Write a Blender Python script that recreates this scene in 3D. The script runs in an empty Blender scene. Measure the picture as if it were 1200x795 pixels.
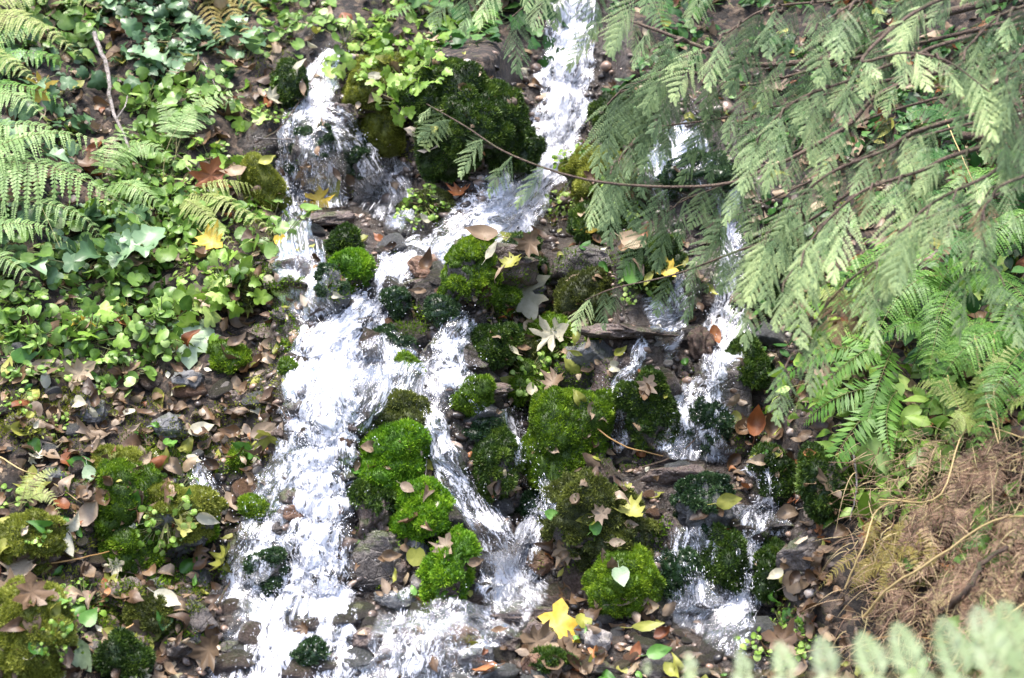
import bpy, bmesh, math, random
import numpy as np
from mathutils import Vector
from mathutils.bvhtree import BVHTree

random.seed(7)
RS = np.random.RandomState(11)
SC = bpy.context.scene
COL = SC.collection
TAU = 2 * math.pi

# ------------------------------------------------------------------ camera model
# photo pixels (1200 x 795) -> world rays.  x right, y away from the camera, z up
F = 1667.0
CX, CY, SH = 600.0, 397.5, 110.0
ZC = 1.03


def P3(px, py, y):
    px = np.asarray(px, float); py = np.asarray(py, float); y = np.asarray(y, float)
    return np.stack([(px - CX) / F * y, y + 0 * px, ZC - y * (py - CY + SH) / F], -1)


# ------------------------------------------------------------------ noise
_perm = np.random.RandomState(3).permutation(256)
_perm = np.concatenate([_perm, _perm, _perm])
_grad = np.random.RandomState(4).normal(size=(256, 3))
_grad /= np.linalg.norm(_grad, axis=1)[:, None]


def noise3(p):
    p = np.asarray(p, float)
    i = np.floor(p).astype(int); f = p - i
    u = f * f * f * (f * (f * 6 - 15) + 10)
    i &= 255
    out = 0
    for dx in (0, 1):
        for dy in (0, 1):
            for dz in (0, 1):
                h = _perm[_perm[_perm[(i[..., 0] + dx) & 255] + ((i[..., 1] + dy) & 255)] + ((i[..., 2] + dz) & 255)]
                g = _grad[h]
                d = (f - np.array([dx, dy, dz]))
                w = (u[..., 0] if dx else 1 - u[..., 0]) * (u[..., 1] if dy else 1 - u[..., 1]) * (u[..., 2] if dz else 1 - u[..., 2])
                out = out + w * (g * d).sum(-1)
    return out * 1.5


def fbm(p, oct=4, lac=2.0, gain=0.5):
    a, s, o = 1.0, 0.0, np.asarray(p, float)
    for _ in range(oct):
        s = s + a * noise3(o); o = o * lac + 17.3; a *= gain
    return s


def sstep(a, b, x):
    t = np.clip((np.asarray(x, float) - a) / (b - a), 0, 1)
    return t * t * (3 - 2 * t)


def blur1(a, sig, axis):
    r = int(sig * 3)
    k = np.exp(-0.5 * (np.arange(-r, r + 1) / sig) ** 2); k /= k.sum()
    pad = [(0, 0), (0, 0)]; pad[axis] = (r, r)
    b = np.pad(a, pad, mode='edge'); out = 0
    for j, w in enumerate(k):
        out = out + w * (b[j:j + a.shape[0], :] if axis == 0 else b[:, j:j + a.shape[1]])
    return out


# ------------------------------------------------------------------ the slope
# inclination (degrees) of the ground is set region by region and integrated up the hill
GS = 4
gx = np.arange(-330, 1531, GS); gy = np.arange(-330, 1031, GS)
GX, GY = np.meshgrid(gx, gy)
inc = 47 + 22 * fbm(np.stack([GX / 70., GY / 45., 0 * GX], -1), 3)
STEPS = [
    (310, 480, 140, 228, 82), (335, 405, 70, 130, 52), (320, 500, 236, 290, 14), (405, 640, 70, 215, 76),
    (500, 640, 40, 66, 15), (600, 715, -60, 170, 72), (550, 640, 170, 265, 55), (500, 800, 265, 296, 16),
    (500, 740, 298, 374, 62), (650, 800, 376, 396, 14), (780, 910, 235, 372, 76), (780, 910, 374, 394, 14),
    (780, 910, 396, 440, 60), (780, 910, 442, 530, 74), (690, 790, 420, 540, 74), (730, 900, 536, 560, 16),
    (800, 970, 560, 600, 76), (820, 970, 602, 618, 12), (770, 910, 622, 716, 80), (740, 930, 720, 756, 8),
    (330, 530, 292, 330, 34), (320, 480, 332, 404, 50), (310, 560, 428, 452, 16), (310, 480, 462, 620, 66),
    (290, 430, 622, 702, 72), (240, 490, 704, 724, 14), (240, 490, 728, 800, 52), (495, 565, 385, 440, 76),
    (480, 600, 440, 458, 14), (480, 640, 462, 690, 60), (540, 660, 692, 716, 8), (430, 560, 722, 795, 40),
    (560, 800, 716, 800, 20), (600, 720, 400, 470, 55), (990, 1200, 500, 740, 48), (100, 300, 560, 660, 66),
    (100, 300, 664, 700, 20),
]
for a, b, c, d, th in STEPS:
    m = sstep(a - 14, a + 10, GX) * (1 - sstep(b - 10, b + 14, GX)) * sstep(c - 5, c + 3, GY) * (1 - sstep(d - 3, d + 5, GY))
    inc = inc * (1 - m) + th * m
inc = np.clip(blur1(inc, 2.0, 1), 6, 84)
T = (gy - CY + SH) / F
den = np.maximum(np.tan(np.radians(inc)) + T[:, None], 0.14)
dt = GS / F
L = np.zeros_like(inc)
jb = int(np.argmin(abs(gy - 795)))
y0 = 3.42 - 0.55 * sstep(880, 1250, gx) - 0.22 * sstep(280, -50, gx)
L[jb] = np.log(y0)
for j in range(jb - 1, -1, -1):
    L[j] = L[j + 1] + dt / den[j]
for j in range(jb + 1, len(gy)):
    L[j] = L[j - 1] - dt / np.maximum(np.tan(math.radians(38)) + T[j], .2)
jt = int(np.argmin(abs(gy - 0)))
tgt = blur1(np.broadcast_to(L[jt], L.shape).copy(), 30, 1)[0]
tgt = tgt * 0.35 + 0.65 * np.log(5.35 - 0.55 * sstep(880, 1250, gx) - 0.1 * sstep(280, -50, gx))
fr = np.clip((jb - np.arange(len(gy))) / (jb - jt), 0, 1)[:, None]
L = L + fr * (tgt - L[jt])[None, :]
L = blur1(L, 1.6, 1)
L = L + 0.0055 * fbm(np.stack([GX / 30., GY / 22., 0 * GX + 5], -1), 4)
DEPTH = np.exp(L)


def D(px, py):
    fx = np.clip((np.asarray(px, float) - gx[0]) / GS, 0, len(gx) - 1.001)
    fy = np.clip((np.asarray(py, float) - gy[0]) / GS, 0, len(gy) - 1.001)
    i = fx.astype(int); j = fy.astype(int); u = fx - i; v = fy - j
    return (DEPTH[j, i] * (1 - u) + DEPTH[j, i + 1] * u) * (1 - v) + (DEPTH[j + 1, i] * (1 - u) + DEPTH[j + 1, i + 1] * u) * v


def P(px, py):
    return P3(px, py, D(px, py))


def unit(v):
    v = np.asarray(v, float)
    return v / np.maximum(np.linalg.norm(v, axis=-1, keepdims=True), 1e-9)


def N(px, py, e=5):
    px = np.asarray(px, float); py = np.asarray(py, float)
    a = P(px + e, py) - P(px - e, py); b = P(px, py - e) - P(px, py + e)
    return unit(np.cross(a, b))


# ------------------------------------------------------------------ mesh helpers
class Geo:
    def __init__(s):
        s.V = []; s.Fs = []; s.A = []; s.n = 0

    def add(s, V, Fc, tint=0.5):
        V = np.asarray(V, float).reshape(-1, 3)
        Fc = np.asarray(Fc, int)
        s.V.append(V); s.Fs.append(Fc + s.n)
        t = np.broadcast_to(np.asarray(tint, float), (len(V),)) if np.ndim(tint) == 0 else np.asarray(tint, float)
        s.A.append(t); s.n += len(V)
        return s

    def mesh(s, name, mats=(), smooth=True, extra=None):
        me = bpy.data.meshes.new(name)
        V = np.concatenate(s.V); me.vertices.add(len(V))
        me.vertices.foreach_set('co', V.astype(np.float32).ravel())
        loops = np.concatenate([f.ravel() for f in s.Fs])
        tot = np.concatenate([np.full(len(f), f.shape[1]) for f in s.Fs])
        st = np.concatenate([[0], np.cumsum(tot)[:-1]])
        me.loops.add(len(loops)); me.loops.foreach_set('vertex_index', loops.astype(np.int32))
        me.polygons.add(len(tot)); me.polygons.foreach_set('loop_start', st.astype(np.int32))
        me.polygons.foreach_set('use_smooth', np.full(len(tot), smooth, bool))
        at = me.attributes.new('tint', 'FLOAT', 'POINT')
        at.data.foreach_set('value', np.concatenate(s.A).astype(np.float32))
        for k, v in (extra or {}).items():
            v = np.asarray(v, np.float32)
            if v.ndim == 1:
                me.attributes.new(k, 'FLOAT', 'POINT').data.foreach_set('value', v)
            else:
                me.attributes.new(k, 'FLOAT_VECTOR', 'POINT').data.foreach_set('vector', v.ravel())
        me.update(calc_edges=True)
        for m in mats:
            me.materials.append(m)
        return me

    def obj(s, name, mats=(), parent=None, smooth=True, extra=None, loc=None):
        if loc is not None:
            s.V = [v - np.asarray(loc) for v in s.V]
        o = bpy.data.objects.new(name, s.mesh(name, mats, smooth, extra))
        COL.objects.link(o)
        if loc is not None:
            o.location = loc
        if parent is not None:
            o.parent = parent
        return o


def tag(o, label, cat=None, group=None, kind=None):
    o['label'] = label
    if cat: o['category'] = cat
    if group: o['group'] = group
    if kind: o['kind'] = kind
    return o


def empty(name, loc, label, cat, group=None):
    o = bpy.data.objects.new(name, None); COL.objects.link(o)
    o.location = loc; o.empty_display_size = 0.05
    return tag(o, label, cat, group)


def grid_faces(nr, nc):
    i = np.arange(nr - 1)[:, None] * nc + np.arange(nc - 1)[None, :]
    return np.stack([i, i + 1, i + nc + 1, i + nc], -1).reshape(-1, 4)


def diamonds(p0, p1, side, w, mid=0.4, tint=0.5, sag=None):
    """one slim four-cornered leaflet per row, from p0 to p1"""
    p0 = np.asarray(p0, float); p1 = np.asarray(p1, float)
    n = len(p0); w = np.broadcast_to(np.asarray(w, float), (n,))[:, None]
    m = p0 + (p1 - p0) * mid
    if sag is not None: m = m + sag
    V = np.stack([p0, m - side * w * .5, p1, m + side * w * .5], 1).reshape(-1, 3)
    Fc = np.arange(4 * n).reshape(n, 4)
    tt = np.repeat(np.broadcast_to(np.asarray(tint, float), (n,)), 4)
    return V, Fc, tt


def bez(pts, n):
    pts = np.asarray(pts, float)
    t = np.linspace(0, 1, n)[:, None]
    while True:
        k = len(pts)
        if k == 3:
            return (1 - t) ** 2 * pts[0] + 2 * t * (1 - t) * pts[1] + t * t * pts[2]
        break
    # Catmull-Rom through the points
    q = np.concatenate([[2 * pts[0] - pts[1]], pts, [2 * pts[-1] - pts[-2]]])
    u = np.linspace(0, k - 1 - 1e-6, n); i = u.astype(int); f = (u - i)[:, None]
    a, b, c, d = q[i], q[i + 1], q[i + 2], q[i + 3]
    return 0.5 * (2 * b + (c - a) * f + (2 * a - 5 * b + 4 * c - d) * f ** 2 + (3 * b - a - 3 * c + d) * f ** 3)


def crom(pts, n):
    pts = np.asarray(pts, float); k = len(pts)
    if k == 2:
        t = np.linspace(0, 1, n)[:, None]
        return pts[0] * (1 - t) + pts[1] * t
    q = np.concatenate([[2 * pts[0] - pts[1]], pts, [2 * pts[-1] - pts[-2]]])
    u = np.linspace(0, k - 1 - 1e-6, n); i = u.astype(int); f = (u - i)[:, None]
    a, b, c, d = q[i], q[i + 1], q[i + 2], q[i + 3]
    return 0.5 * (2 * b + (c - a) * f + (2 * a - 5 * b + 4 * c - d) * f ** 2 + (3 * b - a - 3 * c + d) * f ** 3)


def tube(c, r, k=6):
    c = np.asarray(c, float); n = len(c)
    r = np.broadcast_to(np.asarray(r, float), (n,))
    t = unit(np.gradient(c, axis=0))
    ref = np.array([0.3, -0.9, 0.31])
    s = unit(np.cross(t, ref)); b = np.cross(t, s)
    a = np.arange(k) / k * TAU
    V = c[:, None] + r[:, None, None] * (np.cos(a)[None, :, None] * s[:, None] + np.sin(a)[None, :, None] * b[:, None])
    i = np.arange(n - 1)[:, None] * k; j = np.arange(k)[None, :]
    Fc = np.stack([i + j, i + (j + 1) % k, i + k + (j + 1) % k, i + k + j], -1).reshape(-1, 4)
    return V.reshape(-1, 3), Fc


# ------------------------------------------------------------------ materials
def new_mat(name):
    m = bpy.data.materials.new(name); m.use_nodes = True
    nt = m.node_tree; nt.nodes.clear()
    return m, nt, nt.nodes, nt.links


def nd(nt, t, **kw):
    n = nt.nodes.new(t)
    for k, v in kw.items():
        if k in n.inputs.keys():
            n.inputs[k].default_value = v
        else:
            setattr(n, k, v)
    return n


def ramp(nt, fac, stops):
    r = nt.nodes.new('ShaderNodeValToRGB')
    e = r.color_ramp.elements
    while len(e) < len(stops): e.new(0.5)
    for x, (p, c) in zip(e, stops):
        x.position = p; x.color = (*c, 1) if len(c) == 3 else c
    nt.links.new(fac, r.inputs[0])
    return r.outputs[0]


def leaf_mat(name, stops, rough=0.5, trans=0.25, rnd=0.0, spec=0.4, nscale=60, nmix=0.12, bump=0.15):
    m, nt, n, l = new_mat(name)
    at = nd(nt, 'ShaderNodeAttribute', attribute_name='tint')
    tc = nd(nt, 'ShaderNodeTexCoord')
    nz = nd(nt, 'ShaderNodeTexNoise', Scale=nscale, Detail=3.0)
    l.new(tc.outputs['Object'], nz.inputs['Vector'])
    oi = nd(nt, 'ShaderNodeObjectInfo')
    a = nd(nt, 'ShaderNodeMath', operation='MULTIPLY_ADD'); l.new(oi.outputs['Random'], a.inputs[0]); a.inputs[1].default_value = rnd; a.inputs[2].default_value = -rnd / 2
    b = nd(nt, 'ShaderNodeMath', operation='ADD'); l.new(at.outputs['Fac'], b.inputs[0]); l.new(a.outputs[0], b.inputs[1])
    c = nd(nt, 'ShaderNodeMath', operation='MULTIPLY_ADD'); l.new(nz.outputs[0], c.inputs[0]); c.inputs[1].default_value = nmix * 2
    d = nd(nt, 'ShaderNodeMath', operation='SUBTRACT'); l.new(b.outputs[0], d.inputs[0]); d.inputs[1].default_value = nmix
    l.new(d.outputs[0], c.inputs[2])
    colr = ramp(nt, c.outputs[0], stops)
    p = nd(nt, 'ShaderNodeBsdfPrincipled', Roughness=rough)
    p.inputs['Specular IOR Level'].default_value = spec
    l.new(colr, p.inputs['Base Color'])
    if bump:
        bp = nd(nt, 'ShaderNodeBump', Strength=bump, Distance=0.004); l.new(nz.outputs[0], bp.inputs['Height']); l.new(bp.outputs[0], p.inputs['Normal'])
    out = nd(nt, 'ShaderNodeOutputMaterial')
    if trans > 0:
        tr = nd(nt, 'ShaderNodeBsdfTranslucent'); l.new(colr, tr.inputs[0])
        mx = nd(nt, 'ShaderNodeMixShader', Fac=trans); l.new(p.outputs[0], mx.inputs[1]); l.new(tr.outputs[0], mx.inputs[2])
        l.new(mx.outputs[0], out.inputs[0])
    else:
        l.new(p.outputs[0], out.inputs[0])
    return m


def rock_mat(name, c1, c2, c3, rough=0.35, scale=9.0, algae=0.75):
    m, nt, n, l = new_mat(name)
    tc = nd(nt, 'ShaderNodeTexCoord'); oi = nd(nt, 'ShaderNodeObjectInfo')
    mp = nd(nt, 'ShaderNodeVectorMath', operation='ADD'); l.new(tc.outputs['Object'], mp.inputs[0]); l.new(oi.outputs['Random'], mp.inputs[1])
    n1 = nd(nt, 'ShaderNodeTexNoise', Scale=scale, Detail=8.0, Roughness=0.65); l.new(mp.outputs[0], n1.inputs['Vector'])
    n2 = nd(nt, 'ShaderNodeTexNoise', Scale=scale * 7, Detail=6.0, Roughness=0.7); l.new(mp.outputs[0], n2.inputs['Vector'])
    vo = nd(nt, 'ShaderNodeTexVoronoi', Scale=scale * 3, feature='DISTANCE_TO_EDGE'); l.new(mp.outputs[0], vo.inputs['Vector'])
    mx = nd(nt, 'ShaderNodeMath', operation='MULTIPLY_ADD'); l.new(n2.outputs[0], mx.inputs[0]); mx.inputs[1].default_value = 0.5
    a = nd(nt, 'ShaderNodeMath', operation='MULTIPLY_ADD'); l.new(n1.outputs[0], a.inputs[0]); a.inputs[1].default_value = 1.3; a.inputs[2].default_value = -0.4
    l.new(a.outputs[0], mx.inputs[2])
    col = ramp(nt, mx.outputs[0], [(0.1, c1), (0.45, c2), (0.85, c3)])
    geo = nd(nt, 'ShaderNodeNewGeometry'); sz = nd(nt, 'ShaderNodeSeparateXYZ'); l.new(geo.outputs['Normal'], sz.inputs[0])
    n3 = nd(nt, 'ShaderNodeTexNoise', Scale=scale * 1.7, Detail=5.0, Roughness=.7); l.new(mp.outputs[0], n3.inputs['Vector'])
    al = nd(nt, 'ShaderNodeMath', operation='MULTIPLY_ADD'); l.new(sz.outputs[2], al.inputs[0]); al.inputs[1].default_value = .16; l.new(n3.outputs[0], al.inputs[2])
    am = nd(nt, 'ShaderNodeMapRange'); am.inputs[1].default_value = .58; am.inputs[2].default_value = .70; am.inputs[4].default_value = algae; l.new(al.outputs[0], am.inputs[0])
    mg = nd(nt, 'ShaderNodeMix', data_type='RGBA'); l.new(am.outputs[0], mg.inputs[0]); l.new(col, mg.inputs[6]); mg.inputs[7].default_value = (.045, .06, .014, 1)
    p = nd(nt, 'ShaderNodeBsdfPrincipled', Roughness=rough)
    l.new(mg.outputs[2], p.inputs['Base Color'])
    rr = nd(nt, 'ShaderNodeMapRange'); rr.inputs[3].default_value = max(.08, rough - .18); rr.inputs[4].default_value = rough + .3
    l.new(n2.outputs[0], rr.inputs[0]); l.new(rr.outputs[0], p.inputs['Roughness'])
    cr = nd(nt, 'ShaderNodeMapRange'); cr.inputs[1].default_value = 0; cr.inputs[2].default_value = 0.06; l.new(vo.outputs[0], cr.inputs[0])
    hs = nd(nt, 'ShaderNodeMath', operation='MULTIPLY_ADD'); l.new(cr.outputs[0], hs.inputs[0]); hs.inputs[1].default_value = 0.12; l.new(mx.outputs[0], hs.inputs[2])
    bp = nd(nt, 'ShaderNodeBump', Strength=0.9, Distance=0.018); l.new(hs.outputs[0], bp.inputs['Height']); l.new(bp.outputs[0], p.inputs['Normal'])
    out = nd(nt, 'ShaderNodeOutputMaterial'); l.new(p.outputs[0], out.inputs[0])
    return m


def ground_mat():
    m, nt, n, l = new_mat('forest_soil')
    tc = nd(nt, 'ShaderNodeTexCoord')
    at = nd(nt, 'ShaderNodeAttribute', attribute_name='wet')
    n1 = nd(nt, 'ShaderNodeTexNoise', Scale=7.0, Detail=8.0, Roughness=0.7); l.new(tc.outputs['Object'], n1.inputs['Vector'])
    n2 = nd(nt, 'ShaderNodeTexNoise', Scale=55.0, Detail=5.0, Roughness=0.7); l.new(tc.outputs['Object'], n2.inputs['Vector'])
    dist = nd(nt, 'ShaderNodeVectorMath', operation='MULTIPLY_ADD'); l.new(n2.outputs['Color'], dist.inputs[0]); dist.inputs[1].default_value = (.035, .035, .035); l.new(tc.outputs['Object'], dist.inputs[2])
    vo = nd(nt, 'ShaderNodeTexVoronoi', Scale=52.0); l.new(dist.outputs[0], vo.inputs['Vector'])
    sp = nd(nt, 'ShaderNodeSeparateColor'); l.new(vo.outputs['Color'], sp.inputs[0])
    soil = ramp(nt, sp.outputs[0], [(0.0, (.010, .008, .006)), (.4, (.022, .016, .012)), (.7, (.055, .037, .026)), (.92, (.12, .085, .06)), (1, (.05, .05, .018))])
    mixn = nd(nt, 'ShaderNodeMath', operation='MULTIPLY_ADD'); l.new(n2.outputs[0], mixn.inputs[0]); mixn.inputs[1].default_value = .6; l.new(n1.outputs[0], mixn.inputs[2])
    stone = ramp(nt, mixn.outputs[0], [(.45, (.008, .007, .006)), (.75, (.035, .028, .023)), (.92, (.075, .058, .048)), (1, (.07, .07, .035))])
    mx = nd(nt, 'ShaderNodeMix', data_type='RGBA'); l.new(at.outputs['Fac'], mx.inputs[0]); l.new(soil, mx.inputs[6]); l.new(stone, mx.inputs[7])
    p = nd(nt, 'ShaderNodeBsdfPrincipled')
    l.new(mx.outputs[2], p.inputs['Base Color'])
    rr = nd(nt, 'ShaderNodeMapRange'); rr.inputs[3].default_value = .85; rr.inputs[4].default_value = .22; l.new(at.outputs['Fac'], rr.inputs[0]); l.new(rr.outputs[0], p.inputs['Roughness'])
    h = nd(nt, 'ShaderNodeMath', operation='MULTIPLY_ADD'); l.new(vo.outputs['Distance'], h.inputs[0]); h.inputs[1].default_value = -.5; l.new(mixn.outputs[0], h.inputs[2])
    bp = nd(nt, 'ShaderNodeBump', Strength=.8, Distance=.02); l.new(h.outputs[0], bp.inputs['Height']); l.new(bp.outputs[0], p.inputs['Normal'])
    out = nd(nt, 'ShaderNodeOutputMaterial'); l.new(p.outputs[0], out.inputs[0])
    return m


def water_mat():
    """running water: white where air is beaten into it (vertex attribute foam), clear and glossy elsewhere"""
    m, nt, n, l = new_mat('running_water')
    uv = nd(nt, 'ShaderNodeAttribute', attribute_name='flow')
    fo = nd(nt, 'ShaderNodeAttribute', attribute_name='foam')
    ed = nd(nt, 'ShaderNodeAttribute', attribute_name='edge')

    def streak(sx, sy, sc, det, w=0.0):
        mp = nd(nt, 'ShaderNodeVectorMath', operation='MULTIPLY'); l.new(uv.outputs['Vector'], mp.inputs[0]); mp.inputs[1].default_value = (sx, sy, 1)
        z = nd(nt, 'ShaderNodeTexNoise', Scale=sc, Detail=det, Roughness=.62, Distortion=w); l.new(mp.outputs[0], z.inputs['Vector'])
        return z.outputs[0]
    s1 = streak(1.0, .30, 62, 6, 1.6); s2 = streak(1.0, .55, 190, 4, 1.0); s3 = streak(1, .4, 24, 4, .8)
    a = nd(nt, 'ShaderNodeMath', operation='MULTIPLY_ADD'); l.new(s1, a.inputs[0]); a.inputs[1].default_value = 1.0
    b = nd(nt, 'ShaderNodeMath', operation='MULTIPLY_ADD'); l.new(s2, b.inputs[0]); b.inputs[1].default_value = .6; b.inputs[2].default_value = -1.12
    b2 = nd(nt, 'ShaderNodeMath', operation='MULTIPLY_ADD'); l.new(s3, b2.inputs[0]); b2.inputs[1].default_value = .7; l.new(b.outputs[0], b2.inputs[2])
    l.new(b2.outputs[0], a.inputs[2])
    fo2 = nd(nt, 'ShaderNodeMath', operation='MULTIPLY_ADD'); l.new(fo.outputs['Fac'], fo2.inputs[0]); fo2.inputs[1].default_value = 1.3; fo2.inputs[2].default_value = -.46
    k = nd(nt, 'ShaderNodeMath', operation='MULTIPLY_ADD'); l.new(a.outputs[0], k.inputs[0]); k.inputs[1].default_value = 5.2; l.new(fo2.outputs[0], k.inputs[2])
    fm = nd(nt, 'ShaderNodeMapRange', interpolation_type='SMOOTHSTEP'); fm.inputs[1].default_value = .0; fm.inputs[2].default_value = 1.15; l.new(k.outputs[0], fm.inputs[0])
    bp = nd(nt, 'ShaderNodeBump', Strength=.6, Distance=.010); l.new(a.outputs[0], bp.inputs['Height'])
    white = nd(nt, 'ShaderNodeBsdfPrincipled', Roughness=.3); white.inputs['Base Color'].default_value = (.72, .73, .78, 1)
    l.new(bp.outputs[0], white.inputs['Normal'])
    gl = nd(nt, 'ShaderNodeBsdfGlossy', Roughness=.06); l.new(bp.outputs[0], gl.inputs['Normal']); gl.inputs[0].default_value = (1, 1, 1, 1)
    tr = nd(nt, 'ShaderNodeBsdfTransparent'); tr.inputs[0].default_value = (.90, .93, .92, 1)
    fr = nd(nt, 'ShaderNodeFresnel', IOR=1.33); l.new(bp.outputs[0], fr.inputs['Normal'])
    fr2 = nd(nt, 'ShaderNodeMath', operation='MULTIPLY_ADD'); l.new(fr.outputs[0], fr2.inputs[0]); fr2.inputs[1].default_value = 1.0; fr2.inputs[2].default_value = .02
    clear = nd(nt, 'ShaderNodeMixShader'); l.new(fr2.outputs[0], clear.inputs[0]); l.new(tr.outputs[0], clear.inputs[1]); l.new(gl.outputs[0], clear.inputs[2])
    mx = nd(nt, 'ShaderNodeMixShader'); l.new(fm.outputs[0], mx.inputs[0]); l.new(clear.outputs[0], mx.inputs[1]); l.new(white.outputs[0], mx.inputs[2])
    # ragged rim: the sheet thins out to nothing
    e1 = nd(nt, 'ShaderNodeMath', operation='MULTIPLY_ADD'); l.new(s3, e1.inputs[0]); e1.inputs[1].default_value = -1.0; l.new(ed.outputs['Fac'], e1.inputs[2])
    e2 = nd(nt, 'ShaderNodeMapRange'); e2.inputs[1].default_value = -.42; e2.inputs[2].default_value = -.2; l.new(e1.outputs[0], e2.inputs[0])
    t2 = nd(nt, 'ShaderNodeBsdfTransparent')
    fin = nd(nt, 'ShaderNodeMixShader'); l.new(e2.outputs[0], fin.inputs[0]); l.new(t2.outputs[0], fin.inputs[1]); l.new(mx.outputs[0], fin.inputs[2])
    out = nd(nt, 'ShaderNodeOutputMaterial'); l.new(fin.outputs[0], out.inputs[0])
    return m


def plain_mat(name, col, rough=.5, spec=.5, trans=0.0):
    return leaf_mat(name, [(0, tuple(c * .8 for c in col)), (1, tuple(min(1, c * 1.2) for c in col))], rough, trans, 0, spec)


M_ground = ground_mat()
M_water = water_mat()
M_drop = plain_mat('white_spray', (.72, .73, .78), .25)
M_rock = rock_mat('wet_dark_rock', (.018, .015, .014), (.06, .05, .045), (.17, .145, .13), .22)
M_brown = rock_mat('wet_brown_rock', (.025, .017, .014), (.085, .06, .05), (.23, .175, .15), .22)
M_grey = rock_mat('grey_rock', (.035, .035, .038), (.10, .10, .102), (.25, .245, .245), .45, algae=.5)
M_pale = rock_mat('pale_stone', (.14, .12, .10), (.28, .25, .23), (.5, .46, .43), .45, algae=.3)
M_rust = rock_mat('rust_stone', (.06, .03, .018), (.15, .078, .045), (.30, .18, .12), .32, algae=.4)
MOSS = {
    'lime': leaf_mat('lime_moss', [(0, (.035, .10, .006)), (.45, (.12, .27, .010)), (1, (.30, .47, .03))], .55, .3, 0.1),
    'green': leaf_mat('green_moss', [(0, (.022, .05, .004)), (.5, (.115, .215, .009)), (1, (.30, .42, .028))], .55, .3, 0.15),
    'dark': leaf_mat('dark_moss', [(0, (.010, .022, .004)), (.5, (.04, .085, .010)), (1, (.14, .21, .028))], .5, .25, 0.15),
    'olive': leaf_mat('olive_moss', [(0, (.02, .026, .006)), (.5, (.075, .095, .016)), (1, (.22, .25, .045))], .6, .25, 0.15),
    'yellow': leaf_mat('yellow_moss', [(0, (.06, .075, .008)), (.5, (.21, .24, .025)), (1, (.42, .44, .09))], .6, .3, 0.15),
    'wet': leaf_mat('wet_moss', [(0, (.006, .018, .007)), (.5, (.026, .06, .02)), (1, (.09, .15, .06))], .3, .2, 0.15),
}
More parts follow.
